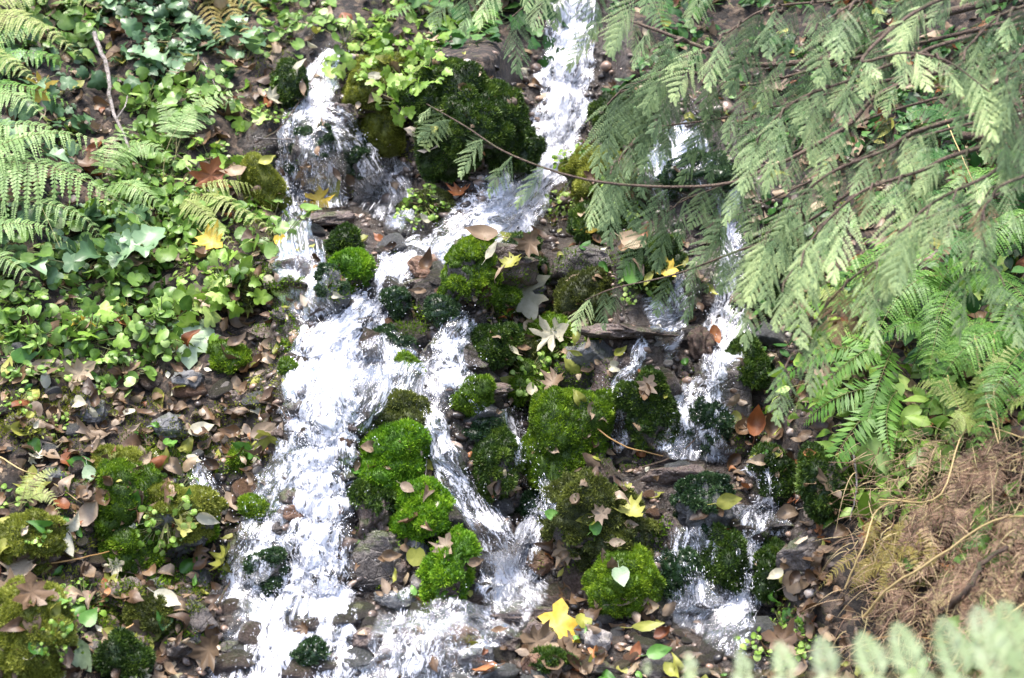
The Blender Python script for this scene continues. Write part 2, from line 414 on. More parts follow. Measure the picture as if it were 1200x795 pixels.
# ------------------------------------------------------------------ terrain mesh
# stream courses in photo pixels: (px, py, half width, foam)
FLOWS = [
    ('cascade_water', 'white main cascade tumbling from the central fall down the left of the bed', 1.0, [
        (672, -90, 30, .8), (670, 40, 33, .85), (662, 100, 36, .9), (650, 160, 38, .95), (625, 205, 38, .95), (600, 240, 44, .95), (574, 264, 48, .8),
        (530, 284, 32, .36), (494, 302, 32, .42), (462, 332, 28, .75), (430, 362, 33, .95), (396, 398, 40, 1), (380, 436, 48, 1), (378, 480, 46, .88),
        (378, 520, 40, .88), (376, 560, 40, .92), (372, 610, 41, .95), (368, 660, 45, 1), (362, 700, 58, .95), (350, 742, 84, .78), (342, 800, 98, .68), (338, 870, 120, .65)], []),
    ('stream_water', 'broken left arm of the cascade running over a drowned mossy stone', 1.0, [
        (348, 520, 22, .4), (330, 560, 24, .45), (314, 600, 28, .5), (300, 650, 30, .5), (288, 690, 34, .55), (280, 720, 42, .5)], []),
    ('stream_water', 'side splash of the cascade spreading right to the stone with a moss ball', 1.0, [
        (440, 395, 24, .28), (448, 420, 36, .34), (440, 450, 52, .42), (420, 475, 44, .36), (405, 500, 28, .25)], []),
    ('waterfall', 'thin veil of water falling over the dark ledge at upper left', 1.0, [
        (392, 62, 14, .4), (374, 98, 22, .6), (362, 128, 22, .55), (343, 146, 16, .4), (334, 165, 13, .42), (334, 205, 13, .55), (340, 240, 17, .55), (346, 275, 22, .26), (352, 312, 32, .12), (356, 342, 30, .12), (376, 378, 24, .25)], []),
    ('waterfall', 'slanting glassy sheet beside the brown rock at upper left', 1.0, [
        (372, 136, 18, .3), (402, 150, 20, .35), (428, 178, 32, .42), (445, 212, 38, .46), (456, 234, 40, .32), (440, 262, 46, .12)], []),
    ('waterfall', 'dripping curtain before the dark hollow at upper left', 1.0, [
        (372, 148, 26, .08), (374, 180, 28, .22), (376, 215, 30, .25), (380, 250, 34, .3)], []),
    ('stream_water', 'narrow stream dropping between mossy stones in the middle of the bed', 1.0, [
        (548, 372, 22, .3), (530, 392, 20, .6), (526, 418, 19, .75), (524, 440, 40, .8), (512, 452, 70, .5), (506, 478, 22, .5), (512, 510, 18, .6), (522, 545, 18, .65), (548, 585, 22, .55), (572, 622, 24, .65), (584, 655, 26, .8), (592, 690, 44, .95), (604, 706, 54, .35), (625, 726, 50, .05)], []),
    ('stream_water', 'short rill running down right of the tall mossy boulders to the small pool', 1.0, [
        (592, 478, 12, .4), (604, 520, 14, .5), (618, 556, 16, .65), (640, 588, 18, .75), (622, 625, 20, .7), (606, 665, 26, .8), (604, 698, 36, .9)], []),
    ('waterfall', 'tall thin fall behind the hanging cedar sprays on the right', 1.0, [
        (846, 215, 16, .6), (856, 260, 17, .75), (860, 310, 17, .8), (852, 350, 18, .75), (852, 382, 34, .75), (848, 408, 26, .5), (836, 436, 20, .85), (826, 466, 34, .75), (816, 505, 46, .5), (812, 545, 48, .3)], []),
    ('waterfall', 'tiny fall under the cedar twig left of the reddish stump', 1.0, [
        (792, 318, 9, .5), (792, 345, 9, .7), (788, 372, 26, .6), (760, 384, 60, .25)], []),
    ('waterfall', 'pair of thin trickles beside the dark mossy boulder in the middle right', 1.0, [
        (752, 400, 10, .4), (744, 430, 9, .6), (726, 455, 9, .65), (724, 490, 9, .7), (728, 530, 12, .5)], []),
    ('waterfall', 'small fall above the dark ledge beside the sword fern', 1.0, [
        (878, 546, 16, .4), (898, 565, 15, .7), (898, 590, 15, .75), (894, 606, 46, .45), (884, 626, 20, .6), (876, 655, 15, .85), (872, 690, 17, .9), (868, 716, 26, .9), (842, 732, 66, .12), (826, 756, 80, .0)], []),
    ('waterfall', 'film of water spilling over the grey boulder at lower right', 1.0, [
        (812, 618, 30, .1), (812, 645, 42, .35), (812, 680, 44, .45), (812, 708, 40, .5), (812, 724, 44, .2)], []),
    ('stream_water', 'shallow water sliding over flat brown stones at the bottom', 1.0, [
        (520, 700, 80, .05), (512, 728, 76, .2), (505, 758, 78, .1), (498, 800, 84, .15), (490, 860, 96, .15)], []),
    ('stream_water', 'small splash beside the mossy boulder at the left edge of the stream', 1.0, [
        (228, 545, 13, .6), (236, 570, 17, .8), (250, 590, 18, .4)], []),
    ('waterfall', 'thin drips behind the cedar at the mossy ledge right of the central fall', 1.0, [
        (820, 158, 22, .3), (800, 178, 34, .25), (800, 200, 60, .3), (800, 235, 60, .22)], []),
]
wet = np.zeros_like(GX, float)
for nm, lb, k, pts, _ in FLOWS:
    c = crom(np.array(pts), 60)
    for x, y, w, f in c:
        d = np.hypot(GX - x, GY - y) / (w + 30)
        wet = np.maximum(wet, 1 - sstep(.8, 1.25, d))
wet = np.maximum(wet, .85 * sstep(470, 520, GX) * (1 - sstep(900, 960, GX)) * sstep(300, 340, GY))
WET = wet


def wetness(px, py):
    i = np.clip(((np.asarray(px) - gx[0]) / GS).astype(int), 0, len(gx) - 1)
    j = np.clip(((np.asarray(py) - gy[0]) / GS).astype(int), 0, len(gy) - 1)
    return WET[j, i]


flowmask = np.zeros_like(GX, float)
for nm, lb, k, pts, _ in FLOWS:
    for x, y, w, f in crom(np.array(pts), 60):
        flowmask = np.maximum(flowmask, (np.hypot(GX - x, GY - y) < w * .9) * (0.3 + f))


def flowing(px, py):
    i = np.clip(((np.asarray(px) - gx[0]) / GS).astype(int), 0, len(gx) - 1)
    j = np.clip(((np.asarray(py) - gy[0]) / GS).astype(int), 0, len(gy) - 1)
    return flowmask[j, i]


TV = P3(GX, GY, DEPTH).reshape(-1, 3)
TF = grid_faces(len(gy), len(gx))[:, ::-1]
g = Geo().add(TV, TF)
tag(g.obj('hillside_ground', [M_ground], extra={'wet': wet.ravel()}), 'steep forest slope of dark soil and wet stone under the stream', kind='structure')

BV, BF, bn = [TV], [TF], len(TV)          # everything solid, for resting leaves and plants on


def solid(V, Fc):
    global bn
    BV.append(V); BF.append(Fc + bn); bn += len(V)


# ------------------------------------------------------------------ rocks
def ico(sub):
    bm = bmesh.new(); bmesh.ops.create_icosphere(bm, subdivisions=sub, radius=1)
    V = np.array([v.co[:] for v in bm.verts]); Fc = np.array([[v.index for v in f.verts] for f in bm.faces]); bm.free()
    return V, Fc


ICO = {s: ico(s) for s in (1, 2, 3, 4, 5)}


def rock_shape(seed, sub=4, facets=7, depth=(.62, .9), rough=.16, lobes=0):
    V, Fc = ICO[sub]; V = V.copy(); r = np.random.RandomState(seed)
    if lobes:
        rad = np.full(len(V), .62)
        for _ in range(lobes):
            q = unit(r.normal(size=3)) * r.uniform(.3, .62); ro = r.uniform(.42, .62)
            dd = V @ q; disc = dd * dd - (q @ q - ro * ro)
            rad = np.maximum(rad, np.where(disc > 0, dd + np.sqrt(np.maximum(disc, 0)), 0))
        V = V * rad[:, None]; V /= np.abs(V).max()
    for _ in range(facets):
        n = unit(r.normal(size=3)); d = r.uniform(*depth)
        k = np.maximum(V @ n - d, 0); V = V - n * k[:, None] * .92
    off = r.uniform(0, 50, 3)
    V = V * (1 + rough * fbm(V * 1.4 + off, 3) + rough * .4 * fbm(V * 4.5 + off, 4))[:, None]
    V = V / np.abs(V).max(0)
    return V, Fc


def rot_y(V, a):
    c, s = math.cos(a), math.sin(a)
    return V @ np.array([[c, 0, -s], [0, 1, 0], [s, 0, c]]).T


def place_rock(px, py, w, h, seed, tilt=0, sub=4, facets=7, rough=.16, dep=.85, bury=.38, depth=(.62, .9), lobes=0):
    y = float(D(px, py + bury * h))
    V, Fc = rock_shape(seed, sub, facets, depth, rough, lobes)
    rx, rz = w / 2 / F * y, h / 2 / F * y
    V = V * np.array([rx, dep * (rx + rz) / 2, rz])
    V = rot_y(V, math.radians(tilt))
    return V + P3(px, py, y), Fc, P3(px, py, y)


def face_sample(V, Fc, n, rs, keep=None):
    a, b, c = V[Fc[:, 0]], V[Fc[:, 1]], V[Fc[:, 2]]
    nr = np.cross(b - a, c - a); ar = np.linalg.norm(nr, axis=1)
    pr = ar if keep is None else ar * keep
    if pr.sum() <= 0: return None
    k = rs.choice(len(Fc), n, p=pr / pr.sum())
    u = rs.rand(n, 1); v = rs.rand(n, 1); s = u + v > 1; u = np.where(s, 1 - u, u); v = np.where(s, 1 - v, v)
    return a[k] + (b[k] - a[k]) * u + (c[k] - a[k]) * v, unit(nr[k]), k


UP = np.array([0, 0, 1.])


def moss_geo(V, Fc, n, seed, cover=1.0, blade=.010, ctr=None, bias=(-.15, -.25, .9), hang=0.0):
    """a padded shell on the covered side of a rock plus thousands of small leafy tips growing from it"""
    rs = np.random.RandomState(seed)
    ctr = V.mean(0) if ctr is None else ctr
    vn = np.zeros_like(V)
    fn = np.cross(V[Fc[:, 1]] - V[Fc[:, 0]], V[Fc[:, 2]] - V[Fc[:, 0]])
    for k in range(3): np.add.at(vn, Fc[:, k], fn)
    vn = unit(vn)
    size = np.abs(V - ctr).max()
    nz = fbm(V / size * 1.6 + seed, 3)
    cv = (vn @ unit(np.array(bias))) + .8 * nz            # -1..1 : how willingly moss grows here
    thr = 1.0 - 2.0 * cover
    m = sstep(thr - .18, thr + .22, cv)
    lump = .5 + .6 * fbm(V / .045 + seed * 3, 3)
    sh = V + vn * (m * (.004 + .016 * np.clip(lump, 0, 1.2) * min(1, size / .08)) - (1 - m) * .006)[:, None]
    mf = m[Fc].mean(1)
    g = Geo()
    keepf = mf > .25
    g.add(sh, Fc[keepf], np.clip(.05 + .25 * lump, 0, 1))
    s = face_sample(sh, Fc, n, rs, np.where(mf > .2, mf, 0))
    if s is not None:
        p, nr, k = s
        cl = np.clip(.5 + .75 * fbm(p / .05 + 9 + seed, 2) + .25 * noise3(p / .013 + seed), 0, 1)
        d = unit(nr * .8 + UP * (.35 - hang) + rs.normal(size=(n, 3)) * .42 + np.array([0, -.12, 0]))
        ln = blade * rs.uniform(.55, 1.35, n) * (.7 + .6 * cl)
        side = unit(np.cross(d, rs.normal(size=(n, 3))))
        q = diamonds(p - nr * .002, p + d * ln[:, None], side, ln * rs.uniform(.22, .4, n), .5, np.clip(.12 + .7 * cl + rs.normal(0, .14, n), 0, 1))
        g.add(*q)
    return g


# px, py, w, h, moss, cover, tilt, rock material, label
MR = [
    (416, 318, 46, 66, 'lime', .72, 0, M_rock, 'small stone with lime green moss cap at the top of the main cascade'),
    (388, 345, 44, 66, 'wet', .30, 14, M_grey, 'leaning grey stone with wet moss left of the cascade top'),
    (548, 322, 74, 92, 'green', .62, 0, M_rock, 'square dark boulder with green moss sides under the central fall'),
    (606, 312, 70, 66, 'dark', .8, 0, M_rock, 'round dark mossy stone left of the pale starry maple leaf'),
    (690, 346, 84, 84, 'olive', .85, -8, M_rock, 'olive mossy boulder right of the pale starry maple leaf'),
    (584, 358, 48, 56, 'green', .8, 0, M_rock, 'upright green moss cushion below the round dark stone'),
    (574, 404, 70, 68, 'dark', .88, 0, M_rock, 'dark green moss dome right of the narrow little fall'),
    (608, 412, 60, 48, 'olive', .85, 0, M_rock, 'olive moss hump behind the dark green dome'),
    (642, 402, 70, 58, 'green', .8, 0, M_rock, 'green moss hump carrying pale leaves left of the flat grey slab'),
    (620, 455, 60, 58, 'green', .9, 0, M_rock, 'rounded bright green moss cushion above the largest cushion'),
    (556, 470, 62, 52, 'green', .9, 0, M_rock, 'low green moss cushion right of the ledge pool'),
    (660, 520, 118, 128, 'green', .92, -6, M_rock, 'largest moss cushion with a tan twig lying over it'),
    (474, 434, 40, 36, 'green', .85, 0, M_rock, 'small green moss ball on the stone in the main cascade'),
    (455, 416, 78, 42, 'wet', .45, 4, M_grey, 'grey stone washed by the main cascade'),
    (462, 492, 82, 66, 'olive', .8, 10, M_brown, 'brownish mossy stone above the brightest moss mound'),
    (458, 543, 104, 86, 'lime', .92, 12, M_rock, 'brightest lime moss mound beside the main cascade'),
    (504, 604, 84, 78, 'lime', .9, 14, M_rock, 'lime moss mound with a pink leaf at its edge'),
    (440, 608, 66, 86, 'dark', .42, 0, M_brown, 'round brown stone with moss streaks at the edge of the cascade'),
    (440, 636, 40, 38, 'wet', .8, 0, M_rock, 'small wet moss tuft in the spray of the cascade'),
    (530, 664, 62, 84, 'lime', .66, -18, M_brown, 'leaning mossy stone above the little bottom pool'),
    (576, 555, 76, 96, 'dark', .72, 0, M_rock, 'shaggy dark mossy boulder between the two narrow streams'),
    (566, 500, 56, 44, 'wet', .6, 0, M_grey, 'pale wet stone atop the shaggy dark boulder'),
    (704, 616, 146, 112, 'olive', .60, -24, M_rock, 'large tilted dark boulder with olive moss on its upper face'),
    (738, 690, 100, 84, 'green', .92, 0, M_rock, 'bright green moss ball with a heart shaped leaf'),
    (822, 600, 88, 112, 'wet', .32, 0, M_grey, 'rounded grey boulder with a water film at lower right'),
    (853, 660, 52, 100, 'dark', .85, 0, M_rock, 'dark mossy pillar left of the lower right fall'),
    (795, 680, 50, 80, 'wet', .8, 0, M_rock, 'wet mossy face beneath the grey boulder'),
    (766, 492, 84, 108, 'dark', .66, 0, M_rock, 'tall dark boulder with a pink leaf near the middle trickles'),
    (880, 436, 66, 82, 'dark', .7, 0, M_rock, 'dark mossy boulder right of the fan shaped fall'),
    (826, 500, 66, 74, 'wet', .55, 0, M_rock, 'wet stone under the fan shaped fall'),
    (912, 556, 60, 70, 'dark', .6, 0, M_rock, 'dark dripping stone under the sword fern'),
    (905, 676, 44, 84, 'dark', .7, 0, M_rock, 'dark mossy stone right of the lower right fall'),
    (620, 606, 44, 52, 'wet', .7, 0, M_rock, 'small wet mossy stone in the middle of the rill'),
    (518, 365, 36, 32, 'wet', .85, 0, M_rock, 'small moss bead on the wet ledge above the narrow fall'),
    (466, 362, 34, 44, 'wet', .7, 0, M_rock, 'wet green stone split by the upper cascade'),
    (452, 398, 36, 32, 'wet', .75, 0, M_rock, 'little wet mossy stone in the middle of the cascade'),
    (322, 668, 52, 62, 'wet', .6, 0, M_rock, 'mossy stone drowned in the left arm of the cascade'),
    (362, 770, 42, 36, 'wet', .75, 0, M_rock, 'small mossy stone in the foam at the bottom'),
    (272, 420, 50, 44, 'green', .9, 0, M_rock, 'small green moss cushion right of the grey pebble on the left bank'),
    (282, 345, 72, 58, 'olive', .8, 0, M_brown, 'olive mossy stone below the yellow leaf on the left bank'),
    (312, 218, 50, 76, 'yellow', .85, 30, M_brown, 'yellow moss slope left of the upper left fall'),
    (150, 606, 112, 138, 'green', .8, 8, M_rock, 'tall mossy boulder at lower left above the dark wet stones'),
    (216, 620, 118, 110, 'yellow', .58, 6, M_grey, 'rounded boulder with yellow and green moss beside the cascade'),
    (240, 612, 30, 62, 'lime', .9, 0, M_rock, 'bright green moss strip on the rounded boulder'),
    (142, 545, 72, 48, 'yellow', .7, 0, M_rock, 'flat stone with pale yellow moss over a dark gap'),
    (182, 728, 62, 54, 'olive', .8, 0, M_rock, 'small olive moss hump among the dark wet stones at lower left'),
    (142, 775, 58, 62, 'dark', .85, 0, M_brown, 'dark moss clump on brown stone at the bottom left'),
    (34, 736, 110, 150, 'yellow', .85, 26, M_brown, 'yellow mossy log end at the bottom left corner'),
    (44, 640, 84, 78, 'yellow', .72, 20, M_brown, 'pale mossy hump on the left edge'),
    (304, 600, 40, 34, 'green', .9, 0, M_rock, 'small green moss button at the left rim of the cascade'),
    (338, 432, 20, 20, 'green', .9, 0, M_rock, 'tiny moss button left of the foaming bend'),
    (548, 145, 160, 150, 'dark', .96, 0, M_rock, 'great dark green moss wall left of the central fall'),
    (452, 118, 106, 130, 'yellow', .8, 0, M_brown, 'golden mossy bank beneath the hanging ground ivy'),
    (600, 176, 70, 90, 'dark', .9, 0, M_rock, 'dark moss shoulder touching the central fall'),
    (420, 200, 60, 76, 'wet', .5, 0, M_rock, 'dark wet rock under the slanting sheet'),
    (366, 190, 76, 100, 'wet', .35, 0, M_rock, 'dark hollow rock behind the dripping curtain'),
    (340, 100, 40, 60, 'dark', .8, 0, M_rock, 'dark mossy rock left of the top left channel'),
    (404, 284, 44, 44, 'dark', .6, 0, M_rock, 'small dark stone in the pool under the slanting sheet'),
    (500, 248, 70, 56, 'olive', .7, 0, M_rock, 'low mossy stone with small rosettes under the moss wall'),
    (712, 212, 110, 92, 'yellow', .75, 0, M_brown, 'yellow mossy rock right of the central fall'),
    (700, 262, 90, 60, 'dark', .85, 0, M_rock, 'dark moss hump behind the cedar twig'),
    (820, 214, 110, 70, 'wet', .6, 0, M_rock, 'wet ledge behind the cedar sprays'),
    (906, 320, 70, 110, 'dark', .8, 0, M_rock, 'dark mossy wall right of the tall thin fall'),
    (768, 318, 70, 80, 'dark', .8, 0, M_rock, 'dark moss hollow behind the low cedar twig'),
    (968, 575, 60, 100, 'dark', .9, 0, M_rock, 'mossy bank foot under the sword fern'),
    (280, 540, 34, 34, 'green', .8, 0, M_brown, 'mossy stub among leaves left of the cascade'),
    (645, 782, 60, 30, 'dark', .5, 0, M_rock, 'dark stone with moss at the bottom edge below the yellow leaf'),
    (700, 396, 30, 26, 'green', .9, 0, M_rock, 'little moss tuft at the corner of the flat grey slab'),
    (726, 150, 70, 80, 'dark', .8, 0, M_rock, 'dark mossy rock beside the top of the central fall'),
]
for i, (px, py, w, h, kind, cov, tilt, mat, lab) in enumerate(MR):
    V, Fc, c = place_rock(px, py, w * 1.0, h * 1.0, 100 + i, tilt, sub=4 if w * h < 4000 else 5, rough=.34, lobes=4, facets=5, depth=(.6, .92))
    o = Geo().add(V, Fc).obj('mossy_rock', [mat], loc=c)
    tag(o, lab, 'rock')
    big = max(w, h)
    nb = int(w * h * 2.6 * min(1, cov + .1)) + 250
    cov = cov - .14 if cov < .8 else cov - (.1 if big < 130 else 0)
    mg = moss_geo(V, Fc, nb, 300 + i, cov, (.0078 if kind not in ('lime', 'dark') else .0095), c, hang=.25 if kind in ('dark', 'wet') else 0)
    mo = mg.obj('moss', [MOSS[kind]], loc=c); mo.parent = o; mo.location = (0, 0, 0)
    solid(V, Fc)

# bare stones: px, py, w, h, tilt, material, facets, label
BR = [
    (402, 134, 46, 38, 0, M_brown, 6, 'brown rock at the lip of the upper left fall'),
    (503, 316, 56, 40, -20, M_rust, 7, 'reddish wet stone right of the cascade top'),
    (222, 449, 46, 36, 8, M_grey, 9, 'heart shaped light grey stone on the left bank'),
    (105, 480, 46, 38, -15, M_grey, 8, 'blue grey stone low on the left bank'),
    (182, 388, 28, 38, 0, M_grey, 8, 'small dark grey stone beside the pale maple leaf'),
    (694, 418, 96, 62, -12, M_grey, 8, 'flat grey slab in the middle of the bed'),
    (632, 660, 36, 34, 0, M_rust, 9, 'square rusty stone beside the little pool'),
    (788, 630, 44, 62, 20, M_brown, 7, 'purplish brown split stone left of the grey boulder'),
    (795, 702, 40, 42, 0, M_brown, 8, 'dark brown block right of the green moss ball'),
    (463, 668, 44, 36, -6, M_brown, 6, 'dark brown rounded stone under the round brown rock'),
    (454, 686, 30, 12, 4, M_rust, 2, 'smooth orange pebble under the dark brown stone'),
    (489, 684, 22, 22, 0, M_pale, 3, 'small white pebble beside the olive wet leaf'),
    (470, 704, 66, 30, 4, M_grey, 5, 'flat dark green stone at the rim of the bottom ledge'),
    (486, 644, 36, 40, 0, M_grey, 6, 'pale grey lump behind the small white pebble'),
    (480, 750, 66, 44, 0, M_brown, 7, 'flat brown stone under the bottom sheet of water'),
    (536, 748, 60, 46, 10, M_rust, 6, 'rust stone under the bottom sheet of water'),
    (430, 748, 50, 40, 0, M_brown, 6, 'brown stone at the right rim of the bottom foam'),
    (588, 752, 62, 34, -4, M_brown, 5, 'long dark brown stone left of the yellow maple leaf'),
    (634, 750, 40, 52, 30, M_brown, 3, 'smooth dark brown pebble touching the yellow maple leaf'),
    (628, 780, 36, 32, 20, M_rust, 3, 'smooth chestnut pebble below the yellow maple leaf'),
    (700, 752, 36, 34, 0, M_pale, 5, 'pinkish rounded stone right of the yellow maple leaf'),
    (690, 742, 40, 34, 0, M_grey, 7, 'dark glossy stone behind the pinkish stone'),
    (154, 700, 60, 48, 0, M_brown, 6, 'purplish rounded stone at lower left'),
    (184, 690, 40, 30, 15, M_grey, 6, 'dark blue shiny stone behind the purplish stone'),
    (228, 726, 58, 60, 14, M_rock, 6, 'dark wet slab leaning into the cascade at lower left'),
    (212, 756, 54, 30, 0, M_rock, 7, 'flat dark wet stone near the bottom left of the cascade'),
    (160, 757, 30, 26, 0, M_brown, 6, 'small purple stone above the dark moss clump'),
    (188, 764, 13, 12, 0, M_rust, 3, 'tiny tan round pebble at lower left'),
    (300, 392, 44, 30, 0, M_brown, 7, 'brown flat stone near the left end of the upper pool'),
    (312, 566, 50, 30, 10, M_brown, 8, 'stack of flat brown stones at the left rim of the cascade'),
    (345, 600, 40, 26, 0, M_rust, 6, 'reddish stone showing through the cascade'),
    (440, 515, 26, 18, 0, M_rust, 5, 'small orange brown stone above the brightest moss'),
    (598, 640, 34, 34, 0, M_rock, 7, 'black wet stone inside the narrow stream'),
    (600, 590, 46, 30, 12, M_rock, 7, 'dark wet stone splitting the narrow stream'),
    (724, 586, 50, 24, -10, M_brown, 7, 'brown stone topping the tilted boulder'),
    (940, 655, 66, 60, 0, M_rock, 7, 'dark bank stone right of the pool'),
    (760, 455, 40, 30, 0, M_brown, 6, 'brown stone behind the tall dark boulder'),
    (560, 772, 50, 34, 0, M_grey, 6, 'grey wet stone at the bottom edge'),
    (700, 784, 60, 30, 0, M_brown, 6, 'flat brown stone at the bottom middle'),
    (778, 782, 60, 34, 0, M_rock, 6, 'dark stone under the leaf heap at the bottom'),
    (330, 370, 40, 26, 0, M_rock, 6, 'dark stone at the left edge of the upper pool'),
    (325, 510, 34, 24, 0, M_brown, 6, 'brown stone under the leaves left of the cascade'),
    (548, 456, 110, 22, 0, M_brown, 5, 'flat wet ledge under the narrow fall'),
    (735, 390, 130, 24, 2, M_brown, 5, 'flat wet ledge below the low cedar twig'),
    (560, 292, 130, 26, -2, M_brown, 5, 'flat wet ledge at the foot of the central fall'),
    (600, 716, 110, 26, 0, M_brown, 5, 'flat ledge at the lip of the little bottom pool'),
    (800, 556, 100, 26, 4, M_brown, 5, 'flat wet ledge under the fan shaped fall'),
    (898, 614, 100, 22, 0, M_rock, 5, 'flat dark ledge beneath the small fall by the sword fern'),
    (385, 260, 90, 24, 6, M_brown, 5, 'flat brown ledge under the slanting sheet'),
    (345, 330, 70, 30, 0, M_brown, 6, 'flat brown stone in the upper left pool'),
    (500, 340, 60, 30, 0, M_brown, 6, 'flat purplish stone below the reddish wet stone'),
    (140, 640, 60, 34, 10, M_grey, 8, 'grey stone peeping under the tall mossy boulder'),
    (60, 560, 50, 32, 0, M_grey, 8, 'grey stone in the litter near the left edge'),
    (285, 470, 44, 30, -10, M_brown, 8, 'brown stone half under leaves on the left bank'),
    (200, 500, 60, 34, 8, M_grey, 8, 'broad grey stone behind the white oval leaf'),
    (30, 500, 50, 34, 0, M_brown, 8, 'brown stone at the left edge'),
]
for i, (px, py, w, h, tilt, mat, fc, lab) in enumerate(BR):
    V, Fc, c = place_rock(px, py, w, h, 500 + i, tilt, sub=5 if w > 40 else 4, facets=fc + 3, rough=.2 if w > 34 else .12, bury=.3, depth=(.3, .55) if 'slab' in lab or 'flat' in lab else (.55, .85))
    o = Geo().add(V, Fc).obj('pebble' if w < 34 else 'rock', [mat], loc=c)
    tag(o, lab, 'pebble' if w < 34 else 'rock')
    solid(V, Fc)

# bedrock steps: blocky, with an upright wet face and a flat top
LED = [
    (366, 186, 110, 104, M_rock, 'hollowed dark bedrock step behind the dripping curtain'),
    (446, 196, 84, 78, M_rock, 'sloping dark bedrock step under the slanting sheet'),
    (575, 318, 120, 52, M_brown, 'brown bedrock step under the shelf of the central fall'),
    (700, 318, 110, 60, M_rock, 'dark bedrock step behind the olive mossy boulder'),
    (530, 420, 84, 56, M_rock, 'dark bedrock step behind the narrow little fall'),
    (830, 330, 110, 90, M_rock, 'upright dark bedrock face under the tall thin fall'),
    (745, 470, 110, 110, M_brown, 'brown bedrock face behind the tall dark boulder'),
    (836, 470, 100, 110, M_rock, 'dark bedrock face under the fan shaped fall'),
    (890, 582, 90, 48, M_rock, 'dark bedrock step under the small fall by the sword fern'),
    (840, 668, 130, 92, M_rock, 'dark bedrock face above the lower right pool'),
    (560, 640, 90, 84, M_brown, 'brown bedrock step in the lower part of the narrow stream'),
    (500, 520, 60, 70, M_brown, 'brown bedrock step right of the brightest moss'),
    (440, 650, 90, 80, M_rock, 'dark bedrock face at the right rim of the cascade'),
    (300, 650, 80, 80, M_rock, 'dark bedrock face under the broken left arm of the cascade'),
    (480, 756, 130, 56, M_brown, 'brown bedrock step under the bottom sheet of water'),
    (770, 210, 110, 60, M_brown, 'brown bedrock ledge behind the cedar bough'),
    (360, 316, 90, 46, M_brown, 'brown bedrock ledge in the upper left pool'),
    (120, 596, 90, 84, M_brown, 'brown bedrock step among the mossy boulders at lower left'),
]
for i, (px, py, w_, h_, mat, lab) in enumerate(LED):
    r = np.random.RandomState(2000 + i); V = ICO[5][0].copy()
    V = np.sign(V) * np.abs(V) ** .42; V /= np.abs(V).max()
    V[:, 0] *= 1 + .18 * np.sign(V[:, 2]) * -abs(r.normal(0, .5)) * np.abs(V[:, 2])
    for _ in range(9):
        n = unit(r.normal(size=3) * [1, .7, 1]); k_ = np.maximum(V @ n - r.uniform(.75, 1.05), 0); V = V - n * k_[:, None]
    V = V * (1 + .11 * fbm(V * 1.7 + r.uniform(0, 40, 3), 3) + .05 * fbm(V * np.array([5, 5, 9]) + r.uniform(0, 40, 3), 4))[:, None]
    y = float(D(px, py + h_ * .42)); rx, rz = w_ / 2 / F * y, h_ / 2 / F * y; ry = .10
    c_ = P3(px, py, y + ry * .82)
    V = rot_y(V * np.array([rx, ry, rz]), r.normal(0, .06)) + c_
    o = Geo().add(V, ICO[5][1]).obj('bedrock_step', [mat], loc=c_); tag(o, lab, 'rock'); solid(V, ICO[5][1])
# stones standing in the main current
for k in range(20):
    px, py = random.choice([(415, 375), (385, 410), (350, 440), (430, 450), (345, 480), (410, 500), (345, 530), (402, 560), (340, 585), (330, 620), (398, 640), (318, 660), (330, 700), (420, 715), (300, 735), (395, 740), (270, 760), (330, 775), (410, 770), (300, 700)][k:k + 1])
    s = random.uniform(22, 46); y = float(D(px, py)); r = s / 2 / F * y
    V, Fc = rock_shape(2100 + k, 4, 8, (.5, .8), .2, 2); V = V * np.array([r * random.uniform(.9, 1.3), r, r * random.uniform(.5, .8)])
    c_ = P3(px, py, y + r * .18)
    o = Geo().add(V + c_, Fc).obj('rock', [random.choice([M_rock, M_brown, M_rock])], loc=c_)
    tag(o, 'dark wet stone standing in the white water of the main cascade', 'rock', 'stones in the main cascade')

# dark wet stones filling the bed between the larger boulders
FILL = [Geo().add(*rock_shape(1200 + k, 4, 11, (.38, .72), .17, 2)).mesh('rock', [(M_rock, M_brown, M_brown, M_rock, M_grey)[k % 5]]) for k in range(12)]
for (a, b, c, d), n, lab, grp in [((470, 910, 290, 700), 110, 'dark wet stone filling a gap between the mossy boulders', 'dark stones between the mossy boulders'),
                                  ((300, 500, 250, 480), 18, 'dark wet stone at the edge of the upper cascade', 'dark stones beside the upper cascade'),
                                  ((240, 900, 700, 800), 60, 'dark wet stone in the shallow bottom of the stream', 'dark stones in the stream bottom'),
                                  ((120, 320, 520, 795), 26, 'dark stone at the wet foot of the left bank', 'dark stones at the foot of the left bank')]:
    for k in range(n):
        px, py = random.uniform(a, b), random.uniform(c, d); s = random.uniform(28, 66)
        y = float(D(px, py)); r = s / 2 / F * y
        o = bpy.data.objects.new('rock', random.choice(FILL)); COL.objects.link(o)
        o.location = P3(px, py, y + r * .2)
        o.scale = (r * random.uniform(.9, 1.4), r, r * random.uniform(.5, .9)); o.rotation_euler = (random.uniform(-.4, .4), random.uniform(-.5, .5), random.uniform(0, 6))
        tag(o, lab, 'rock', grp)
        bpy.context.view_layer.update()
        co = np.array([v.co[:] for v in o.data.vertices]); mw = np.array(o.matrix_world)
        solid(co @ mw[:3, :3].T + mw[:3, 3], ICO[4][1])

